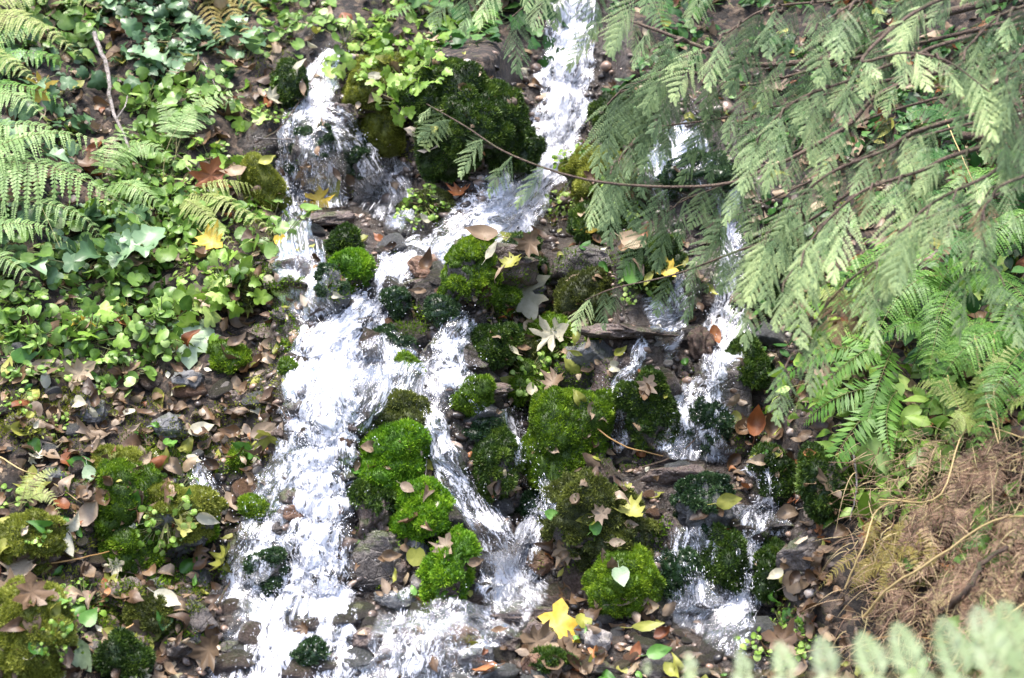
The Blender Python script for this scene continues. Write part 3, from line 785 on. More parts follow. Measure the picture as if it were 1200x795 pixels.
# small stones scattered in the bed and on the bank: copies of a few
PROTO = [Geo().add(*rock_shape(900 + k, 3, 5, rough=.12)).mesh('pebble', [m]) for k, m in enumerate((M_rock, M_brown, M_grey, M_rust, M_brown, M_pale))]
ZONES = [((300, 480, 280, 700), 26, 'small wet pebble along the main cascade', 'pebbles along the main cascade'),
         ((480, 900, 400, 700), 40, 'small wet pebble between the mossy boulders', 'pebbles between the mossy boulders'),
         ((430, 880, 705, 795), 60, 'wet pebble in the shallow bottom of the stream', 'pebbles in the shallow stream bottom'),
         ((0, 310, 400, 790), 85, 'small stone among the leaf litter of the left bank', 'stones in the left bank litter'),
         ((500, 800, 275, 400), 20, 'small stone on the shelf under the central fall', 'stones on the shelf')]
for (a, b, c, d), n, lab, grp in ZONES:
    for k in range(n):
        px, py = random.uniform(a, b), random.uniform(c, d)
        s = random.uniform(10, 26) * (1.5 if 'litter' in lab and random.random() < .4 else 1)
        y = float(D(px, py))
        o = bpy.data.objects.new('pebble', random.choice(PROTO)); COL.objects.link(o)
        o.location = P3(px, py, y - .004); r = s / 2 / F * y
        o.scale = (r * random.uniform(.8, 1.3), r, r * random.uniform(.5, .85))
        o.rotation_euler = (random.uniform(-.5, .5), random.uniform(-.6, .6), random.uniform(0, 6))
        tag(o, lab, 'pebble', grp)

# gravel in the bed and on the bank foot
rs = np.random.RandomState(77); g = Geo(); GP = [rock_shape(1500 + k, 2, 4, rough=.15)[0] for k in range(8)]; GF = ICO[2][1]
k = 0
while k < 3600:
    px, py = rs.uniform(90, 960), rs.uniform(60, 800)
    if not (250 < px + .3 * (py - 400) * (py < 600) or py > 520) or rs.rand() > .2 + .8 * wetness(px, py): continue
    y = float(D(px, py)); r = rs.uniform(2, 6.5) * (1.5 if rs.rand() < .1 else 1) / F * y
    V = GP[rs.randint(8)] * np.array([r * rs.uniform(.9, 1.4), r, r * rs.uniform(.5, .9)])
    an = rs.uniform(0, TAU); V = V @ np.array([[math.cos(an), -math.sin(an), 0], [math.sin(an), math.cos(an), 0], [0, 0, 1]])
    g.add(rot_y(V, rs.normal(0, .4)) + P3(px, py, y), GF, rs.rand()); k += 1
M_gravel = leaf_mat('wet_gravel', [(0, (.015, .013, .012)), (.4, (.06, .046, .038)), (.7, (.15, .115, .095)), (.9, (.26, .17, .12)), (1, (.42, .38, .34))], .3, 0, 0, .5, 90, .15, .4)
tag(g.obj('gravel', [M_gravel]), 'small wet gravel between the stones of the stream bed', kind='stuff')

BVH = BVHTree.FromPolygons(np.concatenate(BV).tolist(), [tuple(f) for b in BF for f in b.tolist()])
EYE = Vector((0, 0, ZC))


def hit(px, py):
    p = P3(px, py, 1.0)
    d = (Vector(p) - EYE).normalized()
    loc, nor, _, _ = BVH.ray_cast(EYE, d)
    if loc is None:
        return np.array(P(px, py)), np.array(N(px, py))
    n = np.array(nor)
    if n @ np.array(d) > 0: n = -n
    return np.array(loc), n


# thin moss spreading in uneven mats over ground and stones
for kind, boxes, npatch, lab in [('green', [(470, 900, 280, 700), (300, 480, 200, 420), (100, 320, 520, 780)], 95, 'thin green moss spreading over wet stones and ground'),
                                 ('yellow', [(0, 320, 440, 790), (280, 480, 60, 260), (620, 800, 140, 260)], 60, 'thin yellow moss spreading over the banks')]:
    rs = np.random.RandomState(91 + len(kind)); pp = []; nn_ = []; cl = []
    for k in range(npatch):
        a, b, c, d = boxes[rs.randint(len(boxes))]; cx, cy, rr = rs.uniform(a, b), rs.uniform(c, d), rs.uniform(14, 40)
        m = int(rr * rr * .55)
        ang = rs.uniform(0, TAU, m); rad = rr * rs.rand(m) ** .6
        rad = rad * (1 + .6 * noise3(np.stack([np.cos(ang) * 1.5 + k, np.sin(ang) * 1.5, 0 * ang], -1)))
        for x, y in zip(cx + np.cos(ang) * rad * 1.3, cy + np.sin(ang) * rad * .8):
            if flowing(x, y) > .45: continue
            p, n = hit(x, y); pp.append(p); nn_.append(n)
    pp = np.array(pp); nn_ = np.array(nn_); n = len(pp)
    cl = np.clip(.5 + .8 * fbm(pp / .06, 2), 0, 1); keep = cl > .22
    pp, nn_, cl = pp[keep], nn_[keep], cl[keep]; n = len(pp)
    dd = unit(nn_ * .8 + UP * .3 + rs.normal(size=(n, 3)) * .5)
    ln = .0095 * rs.uniform(.6, 1.3, n) * (.6 + .6 * cl)
    g = Geo().add(*diamonds(pp - nn_ * .002, pp + dd * ln[:, None], unit(np.cross(dd, rs.normal(size=(n, 3)))), ln * rs.uniform(.3, .5, n), .5, np.clip(.1 + .6 * cl + rs.normal(0, .15, n), 0, 1)))
    tag(g.obj('moss', [MOSS[kind]]), lab, kind='stuff')

# ------------------------------------------------------------------ running water
def ribbon(pts, seed, drape=True):
    pts = np.array(pts, float)
    ln = np.hypot(*np.diff(pts[:, :2], axis=0).T).sum()
    ns = max(8, int(ln / 3)); c = crom(pts, ns)
    wmax = c[:, 2].max(); nt = max(9, int(wmax * 2 / 3.2))
    tan = np.gradient(c[:, :2], axis=0); tan = blur1(tan, 3, 0); tan /= np.linalg.norm(tan, axis=1)[:, None]
    nrm = np.stack([-tan[:, 1], tan[:, 0]], 1)
    t = np.linspace(-1, 1, nt)
    s = np.arange(ns) * 3.0
    S, Tt = np.meshgrid(s, t, indexing='ij')
    jag = 1 + .42 * noise3(np.stack([S / 22., np.sign(Tt) * 3., 0 * S + seed], -1)) + .12 * noise3(np.stack([S / 7., np.sign(Tt) * 3., 0 * S + seed], -1))
    off = Tt * c[:, 2][:, None] * jag
    px = c[:, 0][:, None] + nrm[:, 0][:, None] * off; py = c[:, 1][:, None] + nrm[:, 1][:, None] * off
    foam = c[:, 3][:, None] * (.86 if drape else 1.06) * (1 - .72 * np.abs(Tt) ** 1.7) + 0 * px
    q = np.stack([off / 9., S / 26., 0 * S + seed], -1)
    rip = fbm(q, 3); rip2 = fbm(np.stack([off / 3.5, S / 9., 0 * S + seed], -1), 2)
    foam = foam + .28 * fbm(np.stack([off / 30., S / 40., 0 * S + seed + 7], -1), 2)
    nn = N(px, py, 7)
    dep = D(px, py)
    if drape:        # water runs over the stones in its way
        dr = np.array([hit(x, y)[0][1] for x, y in zip(px.ravel(), py.ravel())]).reshape(px.shape)
        dr = np.minimum(dr, dep)
        dep = blur1(blur1(dr, 1.5, 0), 1.2, 1)
        dep = np.minimum(dep, dr + .004)
    base = P3(px, py, dep)
    y = base[..., 1]
    hgt = .009 + foam * .022 * (1 - Tt ** 2) + (.004 + .014 * np.clip(foam, 0, 1)) * rip + .0022 * rip2 * (.3 + foam)
    V = base + nn * hgt[..., None]
    flow = np.stack([off / F * y, S / F * y, 0 * S + seed * .37], -1)
    edge = np.minimum(1, (1 - np.abs(Tt)) / .55) * np.minimum(1, (ns - np.arange(ns)) / 8.)[:, None] * np.minimum(1, (1 + np.arange(ns)) / 5.)[:, None]
    return V, foam, edge, flow, px, py, nn


OCT_V = np.array([[1, 0, 0], [-1, 0, 0], [0, 1, 0], [0, -1, 0], [0, 0, 1], [0, 0, -1]], float)
OCT_F = np.array([[0, 2, 4], [2, 1, 4], [1, 3, 4], [3, 0, 4], [2, 0, 5], [1, 2, 5], [3, 1, 5], [0, 3, 5]])


def flecks(p, d, ln, wd, g):
    n = len(p); d = unit(d); s = unit(np.cross(d, RS.normal(size=(n, 3)))); b = np.cross(d, s)
    V = p[:, None] + OCT_V[None, :, 0:1] * d[:, None] * ln[:, None, None] + OCT_V[None, :, 1:2] * s[:, None] * wd[:, None, None] + OCT_V[None, :, 2:3] * b[:, None] * wd[:, None, None]
    Fc = (np.arange(n)[:, None, None] * 6 + OCT_F[None]).reshape(-1, 3)
    g.add(V.reshape(-1, 3), Fc, np.repeat(RS.rand(n), 6))


for i, (nm, lab, k, pts, _) in enumerate(FLOWS):
    V, foam, edge, flow, px, py, nn = ribbon(pts, i + 1, i > 0)
    nr, nc = V.shape[:2]
    o = Geo().add(V.reshape(-1, 3), grid_faces(nr, nc)[:, ::-1]).obj(nm, [M_water], extra={'foam': foam.ravel(), 'edge': edge.ravel(), 'flow': flow.reshape(-1, 3)})
    tag(o, lab, None, None, 'structure')
    # flung water: slim flecks lying along the current, thicker where the water is white
    g = Geo()
    wgt = np.clip(foam - .12, 0, None).ravel() ** 1.3 * (edge.ravel() * .7 + .3)
    area = (np.array(pts)[:, 2].mean() * 2) * np.hypot(*np.diff(np.array(pts)[:, :2], axis=0).T).sum()
    n = int(area * max(.05, float(wgt.mean())) / 9.0) + 20
    idx = RS.choice(nr * nc, n, p=wgt / wgt.sum())
    a, b = idx // nc, idx % nc
    a2 = np.minimum(a + 1, nr - 1); a0 = np.maximum(a - 1, 0)
    d = V[a2, b] - V[a0, b]
    sc = V[a, b][:, 1] / F
    fl = np.clip(foam[a, b], 0, 1)
    p = V[a, b] + nn[a, b] * (RS.exponential(.006, n) * (.4 + fl))[:, None] + RS.normal(size=(n, 3)) * .004
    d = unit(d) + RS.normal(size=(n, 3)) * .35
    big = RS.rand(n) ** 2.5
    flecks(p, d, sc * (.8 + 4.6 * big), sc * (.28 + .36 * big), g)
    # droplets thrown clear of the edges
    n2 = int(n * 1.2)
    idx = RS.choice(nr * nc, n2, p=wgt / wgt.sum()); a, b = idx // nc, idx % nc
    p = V[a, b] + nn[a, b] * RS.exponential(.02, n2)[:, None] + RS.normal(size=(n2, 3)) * np.array([.02, .008, .014]) * RS.uniform(.3, 1.3, (n2, 1))
    flecks(p, RS.normal(size=(n2, 3)) + np.array([0, 0, -1.0]), V[a, b][:, 1] / F * RS.uniform(.4, 1.5, n2), V[a, b][:, 1] / F * RS.uniform(.3, .7, n2), g)
    so = g.obj('spray', [M_drop], parent=o); so['kind'] = 'stuff'
SUN_E, SUN_A, EXPO = 1.8, 18, 2.0
# ------------------------------------------------------------------ leaves
def fan(outline, curl=(.0, .0), fold=0.0, seed=0, rag=0.0):
    """a leaf blade from its outline (x along the midrib 0..1, y across): centre, inner ring and rim"""
    r = np.random.RandomState(seed)
    o = np.array(outline, float); c = np.array([.45, 0.])
    k = len(o); V2 = np.concatenate([[c], c + (o - c) * .55, o])
    x, y = V2[:, 0] - .45, V2[:, 1]
    z = curl[0] * x * x * 1.6 + curl[1] * y * y * 2.2 + fold * np.abs(y)
    V = np.stack([V2[:, 0], y, z], 1)
    if rag: V[1:, 2] += r.normal(0, rag, 2 * k); V[1:, :2] += r.normal(0, rag * .35, (2 * k, 2))
    i = np.arange(k); j = (i + 1) % k
    T3 = np.stack([0 * i, 1 + i, 1 + j], 1); Q = np.stack([1 + i, 1 + k + i, 1 + k + j, 1 + j], 1)
    tint = np.concatenate([[.62], np.full(k, .5), np.full(k, .42)]) + r.normal(0, .06, 2 * k + 1)
    return V, T3, Q, tint


def mirror(h):
    return list(h) + [(x, -y) for x, y in reversed(h) if abs(y) > 1e-6]


OVATE = mirror([(0, 0), (.08, .13), (.25, .25), (.45, .28), (.65, .22), (.85, .1), (1, 0)])
SLIM = mirror([(0, 0), (.1, .07), (.3, .15), (.55, .16), (.8, .08), (1, 0)])
HEART = mirror([(.06, 0), (0, .18), (.12, .36), (.34, .42), (.6, .32), (.82, .14), (1, 0)])
ROUND = mirror([(.12, 0), (.0, .2), (.12, .4), (.35, .5), (.62, .48), (.86, .32), (.97, .12), (.96, 0)])
IVY = mirror([(.08, 0), (0, .2), (.08, .42), (.24, .46), (.36, .34), (.5, .42), (.62, .4), (.66, .24), (.85, .16), (1, 0)])
MAPLE = mirror([(.1, 0), (.02, .12), (-.02, .34), (.12, .3), (.2, .36), (.26, .62), (.36, .5), (.42, .36), (.5, .3), (.66, .42), (.7, .28), (.72, .14), (.86, .16), (1.02, 0)])
STAR = mirror([(.1, 0), (.04, .08), (-.10, .2), (-.16, .40), (.0, .34), (.14, .2), (.2, .22), (.18, .4), (.30, .64), (.36, .5), (.42, .44), (.4, .3), (.42, .16), (.52, .2), (.60, .38), (.74, .42), (.72, .28), (.76, .18), (.88, .14), (1.08, 0)])


def leaf_geo(outline, curl, fold, seed, rag, stalk=.3, stalk_r=.012):
    V, T3, Q, t = fan(outline, curl, fold, seed, rag)
    g = Geo(); g.add(V, T3, t); g.Fs.append(Q)
    if stalk:
        c = crom([(-stalk, .02, .05), (-stalk * .4, 0, .0), (.06, 0, .0)], 5)
        g.add(*tube(c, stalk_r, 4), .8)
    return g


def geo_arrays(g):
    return np.concatenate(g.V), g.Fs, np.concatenate(g.A)


L_brown = leaf_mat('brown_dead_leaf', [(0, (.03, .016, .008)), (.5, (.10, .056, .027)), (1, (.22, .135, .068))], .5, .12, .5, .5, 18)
L_tan = leaf_mat('tan_dead_leaf', [(0, (.085, .056, .032)), (.5, (.22, .15, .09)), (1, (.43, .34, .22))], .55, .15, .5, .4, 18)
L_pink = leaf_mat('pinkish_dead_leaf', [(0, (.11, .078, .052)), (.5, (.27, .20, .135)), (1, (.48, .40, .29))], .5, .15, .5, .5, 18)
L_rust = leaf_mat('rust_dead_leaf', [(0, (.08, .025, .01)), (.5, (.22, .075, .025)), (1, (.42, .2, .08))], .5, .2, .4, .4, 18)
L_ylgr = leaf_mat('fading_leaf', [(0, (.13, .14, .02)), (.5, (.27, .28, .05)), (1, (.46, .44, .12))], .5, .25, .5, .4, 14)
L_pale = leaf_mat('pale_leaf', [(0, (.24, .21, .12)), (.5, (.47, .44, .32)), (1, (.62, .60, .48))], .5, .2, .3, .4, 12, .3)
L_yell = leaf_mat('yellow_leaf', [(0, (.30, .17, .02)), (.5, (.58, .42, .05)), (1, (.68, .58, .2))], .5, .3, .2, .4, 12, .3)
L_green = leaf_mat('green_leaf', [(0, (.03, .10, .012)), (.5, (.09, .23, .03)), (1, (.22, .40, .09))], .45, .25, .35, .5, 14)
L_mint = leaf_mat('pale_green_leaf', [(0, (.14, .2, .09)), (.5, (.31, .41, .25)), (1, (.48, .55, .40))], .45, .25, .3, .5, 12, .25)
LEAVES = {}
LEAFDEF = [(OVATE, (.5, .6), .0), (OVATE, (-.4, -.9), .1), (OVATE, (.9, 1.6), .0), (SLIM, (.4, 1.2), .1), (HEART, (-.3, .3), .1), (OVATE, (-1.0, .9), .25), (MAPLE, (.3, .5), .0), (OVATE, (.1, -1.5), .2)]
KINDS_L = [('brown', L_brown), ('tan', L_tan), ('pinkish', L_pink), ('rust', L_rust), ('yellowish green', L_ylgr), ('green', L_green), ('pale', L_pale)]
for ki, (kn, km) in enumerate(KINDS_L):
    for di, (o, c, f) in enumerate(LEAFDEF):
        LEAVES[kn, di] = leaf_geo(o, c, f, 40 + di * 7 + ki, .035).mesh('fallen_leaf', [km])
LEAF_RAW = [geo_arrays(leaf_geo(o, c, f, 90 + i, .04, 0)) for i, (o, c, f) in enumerate(LEAFDEF)]
from mathutils import Matrix


def frame(n, a):
    """rotation whose z is n, turned by a about it"""
    n = unit(n); x = unit(np.cross([0, 1, 0.2], n)); y = np.cross(n, x)
    c, s = math.cos(a), math.sin(a)
    X = x * c + y * s
    return np.stack([X, np.cross(n, X), n], 1)


def set_frame(o, p, R, s):
    M = Matrix(np.asarray(R * s).tolist()).to_4x4(); M.translation = Vector(p); o.matrix_world = M


def edge_left(py):
    return np.interp(py, [0, 150, 250, 350, 450, 500, 600, 680, 800], [345, 318, 325, 318, 330, 325, 300, 262, 240])


def zone(px, py):
    if px < edge_left(py): return 'left bank' if py > 330 else 'upper left bank'
    if py > 700 and px < 940: return 'stream bottom'
    if px > 930: return 'right bank'
    return 'mossy bed'


cand = []
tries = 0
while len(cand) < 4300 and tries < 60000:
    tries += 1
    px, py = RS.uniform(-60, 1260), RS.uniform(-30, 830)
    z = zone(px, py)
    p = {'left bank': .95 if py > 370 else .75, 'upper left bank': .6, 'stream bottom': .8, 'mossy bed': .3, 'right bank': .6}[z]
    if z == 'mossy bed' and px > 860 and py > 480: p = .8
    if z == 'mossy bed' and ((500 < px < 780 and 255 < py < 300) or (570 < px < 720 and 350 < py < 420)): p = .75
    if z == 'stream bottom' and px < 560: p = .08
    if z == 'mossy bed' and 680 < px < 800 and 390 < py < 430: p = .6
    if flowing(px, py) > .55: p *= .03
    if RS.rand() > p: continue
    s = 9 + 23 * RS.rand() ** 1.3 * (1.12 if RS.rand() < .15 else 1)
    if z == 'mossy bed': s *= .85
    cand.append((s, px, py, z))
cand.sort(key=lambda c: -c[0])
MIX = {'left bank': [.34, .28, .15, .04, .09, .04, .06], 'upper left bank': [.4, .25, .15, .05, .1, .03, .02], 'stream bottom': [.38, .18, .16, .06, .13, .06, .03],
       'mossy bed': [.3, .22, .2, .05, .12, .05, .06], 'right bank': [.45, .3, .1, .1, .05, 0, 0]}
PLACE = {'left bank': 'in the litter of the left bank', 'upper left bank': 'among the plants of the upper left bank', 'stream bottom': 'in the wet heap at the bottom of the stream',
         'mossy bed': 'on the stones of the mossy bed', 'right bank': 'under the plants of the right bank'}
gl = {kn: Geo() for kn, _ in KINDS_L}
for i, (s, px, py, z) in enumerate(cand):
    p, n = hit(px, py)
    ki = RS.choice(7, p=MIX[z]); kn = KINDS_L[ki][0]; di = RS.choice(8, p=[.17, .17, .13, .13, .1, .13, .05, .12])
    nn = unit(n * .8 + UP * .35 + np.array([0, -.15, 0]) + RS.normal(0, .33, 3))
    R = frame(nn, RS.uniform(0, TAU)); sc = s / F * p[1] * (1.35 if di == 6 else 1)
    p = p + n * RS.uniform(.002, .014)
    if i < 230:
        o = bpy.data.objects.new('fallen_leaf', LEAVES[kn, di]); COL.objects.link(o); set_frame(o, p, R, sc)
        tag(o, f'{kn} fallen leaf {PLACE[z]}', 'leaf', f'{kn} leaves {PLACE[z]}')
    else:
        V, Fs, t = LEAF_RAW[di]
        off = gl[kn].n
        gl[kn].V.append((V * sc) @ R.T + p); gl[kn].A.append(np.clip(t + RS.normal(0, .28), 0, 1)); gl[kn].n += len(V)
        for f in Fs: gl[kn].Fs.append(f + off)
for k in range(1500):       # litter beyond the edges of the picture
    px, py = RS.uniform(-320, 1500), RS.uniform(-320, 900)
    if -60 < px < 1260 and -30 < py < 830: continue
    p, n = np.array(P(px, py)), np.array(N(px, py)); kn = KINDS_L[RS.choice(7, p=MIX['upper left bank'])][0]; di = RS.randint(8)
    V, Fs, t = LEAF_RAW[di]; off = gl[kn].n; sc = RS.uniform(14, 34) / F * p[1]
    gl[kn].V.append((V * sc) @ frame(unit(n + RS.normal(0, .35, 3)), RS.uniform(0, TAU)).T + p + n * .008); gl[kn].A.append(np.clip(t + RS.normal(0, .28), 0, 1)); gl[kn].n += len(V)
    for f in Fs: gl[kn].Fs.append(f + off)
g = Geo(); FI = []
mats = [km for _, km in KINDS_L]
for mi, (kn, km) in enumerate(KINDS_L):
    q = gl[kn]
    if not q.n: continue
    for f in q.Fs: g.Fs.append(f + g.n); FI.append(np.full(len(f), mi))
    g.V += q.V; g.A += q.A; g.n += q.n
o = g.obj('leaf_litter', mats)
o.data.polygons.foreach_set('material_index', np.concatenate(FI).astype(np.int32))
tag(o, 'mixed small dead leaves covering the ground on both banks', kind='stuff')

# leaves one can point to: px, py, length px, outline, material, turn (deg), curl, label
SP = [
    (615, 350, 58, STAR, L_pale, -70, (.2, .2), 'large starry cream maple leaf in the middle of the moss stones'),
    (224, 402, 66, MAPLE, L_mint, -85, (-.2, -.3), 'large pale green maple leaf lying above the heart shaped grey stone'),
    (653, 738, 62, MAPLE, L_yell, 80, (.2, -.3), 'yellow maple leaf at the bottom of the stream'),
    (50, 114, 34, STAR, L_yell, -100, (.2, .3), 'bright yellow star leaf among ferns at upper left'),
    (92, 106, 24, OVATE, L_ylgr, 60, (.2, .4), 'small yellow green leaf beside the bright star leaf'),
    (250, 288, 34, MAPLE, L_yell, -40, (.3, .5), 'deep yellow leaf above the olive mossy stone'),
    (330, 289, 18, HEART, L_yell, -90, (.5, .5), 'small orange yellow leaf hanging over the upper pool'),
    (374, 240, 36, STAR, L_yell, 100, (.4, .3), 'pale yellow leaf standing beside the upper left pool'),
    (392, 232, 36, SLIM, L_ylgr, 70, (.3, .3), 'yellow green leaf behind the pale yellow one'),
    (94, 381, 36, SLIM, L_yell, 10, (-1.2, .8), 'curled yellow leaf on round green plants'),
    (727, 680, 26, HEART, L_mint, -80, (.2, .2), 'pale green heart leaf on the green moss ball'),
    (850, 592, 34, OVATE, L_ylgr, 10, (.3, .4), 'yellow green leaf sticking to the grey boulder'),
    (236, 508, 32, OVATE, L_pale, 20, (.2, .2), 'clean white oval leaf on the left bank'),
    (30, 422, 34, OVATE, L_green, 15, (.2, .2), 'light green oval leaf at the left edge'),
    (12, 436, 26, OVATE, L_ylgr, 80, (.2, .2), 'olive oval leaf below the light green one'),
    (500, 316, 28, OVATE, L_brown, 70, (1.4, 1.2), 'dark brown curled leaf on the reddish wet stone'),
    (478, 576, 22, OVATE, L_pink, -30, (.2, .2), 'pink leaf wedged between two lime moss mounds'),
    (758, 456, 24, MAPLE, L_pink, 60, (.2, .2), 'pink leaf stuck to the tall dark boulder'),
    (488, 656, 22, ROUND, L_ylgr, -90, (.1, .1), 'round olive wet leaf over the white pebble'),
    (505, 703, 32, OVATE, L_rust, 8, (-.6, .4), 'orange brown leaf at the foot of the leaning mossy stone'),
    (836, 398, 26, OVATE, L_rust, -80, (.6, .8), 'rust leaf hanging beside the reddish stump'),
    (722, 640, 20, OVATE, L_pink, 0, (.2, .2), 'pale pink leaf on the large tilted boulder'),
    (704, 606, 22, MAPLE, L_pink, 20, (.2, .2), 'pink scrap of leaf on the olive moss face'),
    (698, 622, 20, HEART, L_green, 40, (.2, .2), 'bright green leaf on the olive moss face'),
    (648, 608, 24, OVATE, L_green, -20, (.2, .2), 'green leaf over the narrow stream'),
    (640, 624, 20, OVATE, L_pink, 60, (.2, .2), 'pinkish leaf left of the large tilted boulder'),
    (648, 396, 38, STAR, L_pale, 20, (.3, .3), 'cream ragged leaf on the green moss hump'),
    (586, 284, 28, OVATE, L_ylgr, 20, (.3, .3), 'yellow leaf on the shelf below the central fall'),
    (566, 280, 40, OVATE, L_tan, 170, (.4, .5), 'tan leaf at the rim of the shelf'),
    (575, 300, 28, SLIM, L_pale, 60, (.2, .2), 'white slim leaf hanging from the shelf'),
    (780, 322, 26, MAPLE, L_yell, 200, (.3, .3), 'yellow leaf caught on the low cedar twig'),
    (740, 325, 30, HEART, L_green, 120, (.3, .3), 'green and yellow leaf caught on the low cedar twig'),
    (742, 290, 42, OVATE, L_tan, -40, (.6, .6), 'large tan leaf behind the low cedar twig'),
    (752, 282, 28, OVATE, L_rust, 60, (.8, .8), 'orange brown curled leaf behind the low cedar twig'),
    (690, 275, 24, SLIM, L_yell, 0, (.2, .2), 'small orange leaf on the shelf right of the fall'),
    (930, 684, 34, HEART, L_pink, 30, (.1, .1), 'grey pink leaf on the right bank by the pool'),
    (928, 696, 24, ROUND, L_pink, -80, (.1, .1), 'round grey leaf under the grey pink one'),
    (744, 768, 24, OVATE, L_rust, 70, (.3, .4), 'bright rust leaf in the heap at the bottom'),
    (770, 768, 32, OVATE, L_green, 10, (.2, .3), 'fresh green leaf in the heap at the bottom'),
    (756, 738, 40, SLIM, L_ylgr, 6, (.3, .4), 'long yellowish leaf left of the pool'),
    (677, 742, 10, SLIM, L_rust, 0, (.1, .1), 'red leaf stalk beside the yellow maple leaf'),
    (108, 605, 40, OVATE, L_pink, 70, (.4, .6), 'mauve leaf leaning on the tall mossy boulder'),
    (108, 562, 30, OVATE, L_mint, -70, (.2, .2), 'grey green leaf beside the pale yellow moss'),
    (96, 770, 50, OVATE, L_mint, -50, (.3, .4), 'pale green leaf at the bottom left'),
    (108, 728, 26, HEART, L_green, 60, (.2, .2), 'bright green heart leaf at the bottom left'),
    (198, 706, 36, OVATE, L_pale, -25, (.3, .5), 'cream leaf on the dark wet stones'),
    (140, 668, 22, MAPLE, L_pale, 30, (.2, .2), 'white jagged leaf above the purplish stone'),
    (310, 510, 36, OVATE, L_pink, 20, (.3, .4), 'pink brown leaf at the left rim of the cascade'),
    (830, 268, 30, OVATE, L_tan, -50, (.4, .4), 'tan leaf on the ledge behind the cedar'),
    (848, 262, 26, OVATE, L_pink, 10, (.4, .4), 'mauve leaf on the wet ledge'),
    (440, 95, 20, OVATE, L_pale, 10, (.2, .2), 'small pale leaf among the hanging ground ivy'),
    (885, 500, 38, OVATE, L_rust, 80, (1.3, 1.2), 'curled red brown leaf right of the fan shaped fall'),
    (905, 506, 36, OVATE, L_brown, 110, (1.1, 1.2), 'dark curled leaf behind the red brown one'),
    (868, 508, 34, OVATE, L_brown, 45, (.9, 1.0), 'brown curled leaf at the edge of the fan shaped fall'),
]
for i, (px, py, s, ol, m, ang, cu, lab) in enumerate(SP):
    p, n = hit(px, py)
    nn = unit(n * .35 + UP * .25 + np.array([0, -.65, 0]) + RS.normal(0, .08, 3))
    x = unit(np.cross([0, 1, 0], nn)); x = unit(np.cross(np.cross(nn, [1, 0, 0]), nn)); yv = np.cross(nn, x)
    a = math.radians(ang); X = x * math.cos(a) + yv * math.sin(a)
    R = np.stack([X, np.cross(nn, X), nn], 1); sc = s / F * p[1]
    o = leaf_geo(ol, cu, .04, 700 + i, .02).obj('fallen_leaf', [m])
    set_frame(o, p + np.array([0, -.022, .014]) - R[:, 0] * sc * .45, R, sc)
    tag(o, lab, 'leaf')

# ------------------------------------------------------------------ low green plants
G_round = leaf_mat('round_leaf_plant', [(0, (.05, .12, .015)), (.5, (.155, .275, .045)), (1, (.36, .49, .16))], .42, .28, .3, .5, 25)
G_ivy = leaf_mat('ivy_plant', [(0, (.03, .075, .025)), (.5, (.085, .17, .065)), (1, (.22, .34, .18))], .38, .2, .3, .5, 25)
G_fresh = leaf_mat('fresh_plant', [(0, (.06, .14, .012)), (.5, (.20, .34, .04)), (1, (.44, .57, .17))], .45, .3, .3, .4, 25)
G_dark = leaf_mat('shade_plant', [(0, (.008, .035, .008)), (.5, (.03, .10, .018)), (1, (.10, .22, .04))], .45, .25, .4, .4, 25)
G_stem = leaf_mat('plant_stem', [(0, (.06, .10, .03)), (1, (.22, .2, .08))], .5, 0)


def plant_geo(seed, outline, nl, rad, size, height, tilt=.5):
    """leaves on thin stalks spreading from one root; z is away from the ground"""
    r = np.random.RandomState(seed); g = Geo(); st = Geo()
    lv = [fan(outline, (r.uniform(-.5, .3), r.uniform(-.5, .4)), r.uniform(0, .25), seed + k, .02) for k in range(4)]
    for k in range(nl):
        a = r.uniform(0, TAU); d = rad * math.sqrt(r.rand()); s = size * r.uniform(.55, 1.2)
        p = np.array([math.cos(a) * d, math.sin(a) * d, height * r.uniform(.25, 1) * (1 - .4 * d / rad)])
        nn = unit(np.array([math.cos(a) * .3, math.sin(a) * .3, 1]) + r.normal(0, tilt, 3))
        R = frame(nn, a + r.normal(0, .7))
        V, T3, Q, t = lv[k % 4]
        off = g.n
        g.add(((V - [.05, 0, 0]) * s) @ R.T + p, T3, np.clip(t + r.normal(0, .22), 0, 1)); g.Fs.append(Q + off)
        st.add(*tube(crom([(0, 0, -.01), p * [.5, .5, .3], p], 4), .0011, 3), r.rand())
    return g, st


def make_plant(name, mat, *a):
    g, st = plant_geo(*a)
    o = name, g.mesh('foliage', [mat]), st.mesh(name, [G_stem])
    return o


PL = {
    'round': [make_plant('creeping_plant', G_round, 11 + k, ROUND, 19, .085, .034, .05) for k in range(3)],
    'small': [make_plant('creeping_plant', G_fresh, 21 + k, ROUND, 30, .075, .019, .035) for k in range(3)],
    'ivy': [make_plant('ivy_plant', G_ivy, 31 + k, IVY, 13, .10, .064, .06) for k in range(3)],
    'fresh': [make_plant('leafy_plant', G_fresh, 41 + k, OVATE, 16, .085, .050, .06) for k in range(3)],
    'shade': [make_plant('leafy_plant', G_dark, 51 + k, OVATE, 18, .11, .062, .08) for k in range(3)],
    'clover': [make_plant('ivy_plant', G_fresh, 61 + k, IVY, 18, .085, .045, .045) for k in range(3)],
    'broad': [make_plant('leafy_plant', G_round, 71 + k, HEART, 10, .10, .085, .09) for k in range(2)],
    'shadeivy': [make_plant('ivy_plant', G_dark, 81 + k, IVY, 16, .12, .07, .06) for k in range(2)],
}
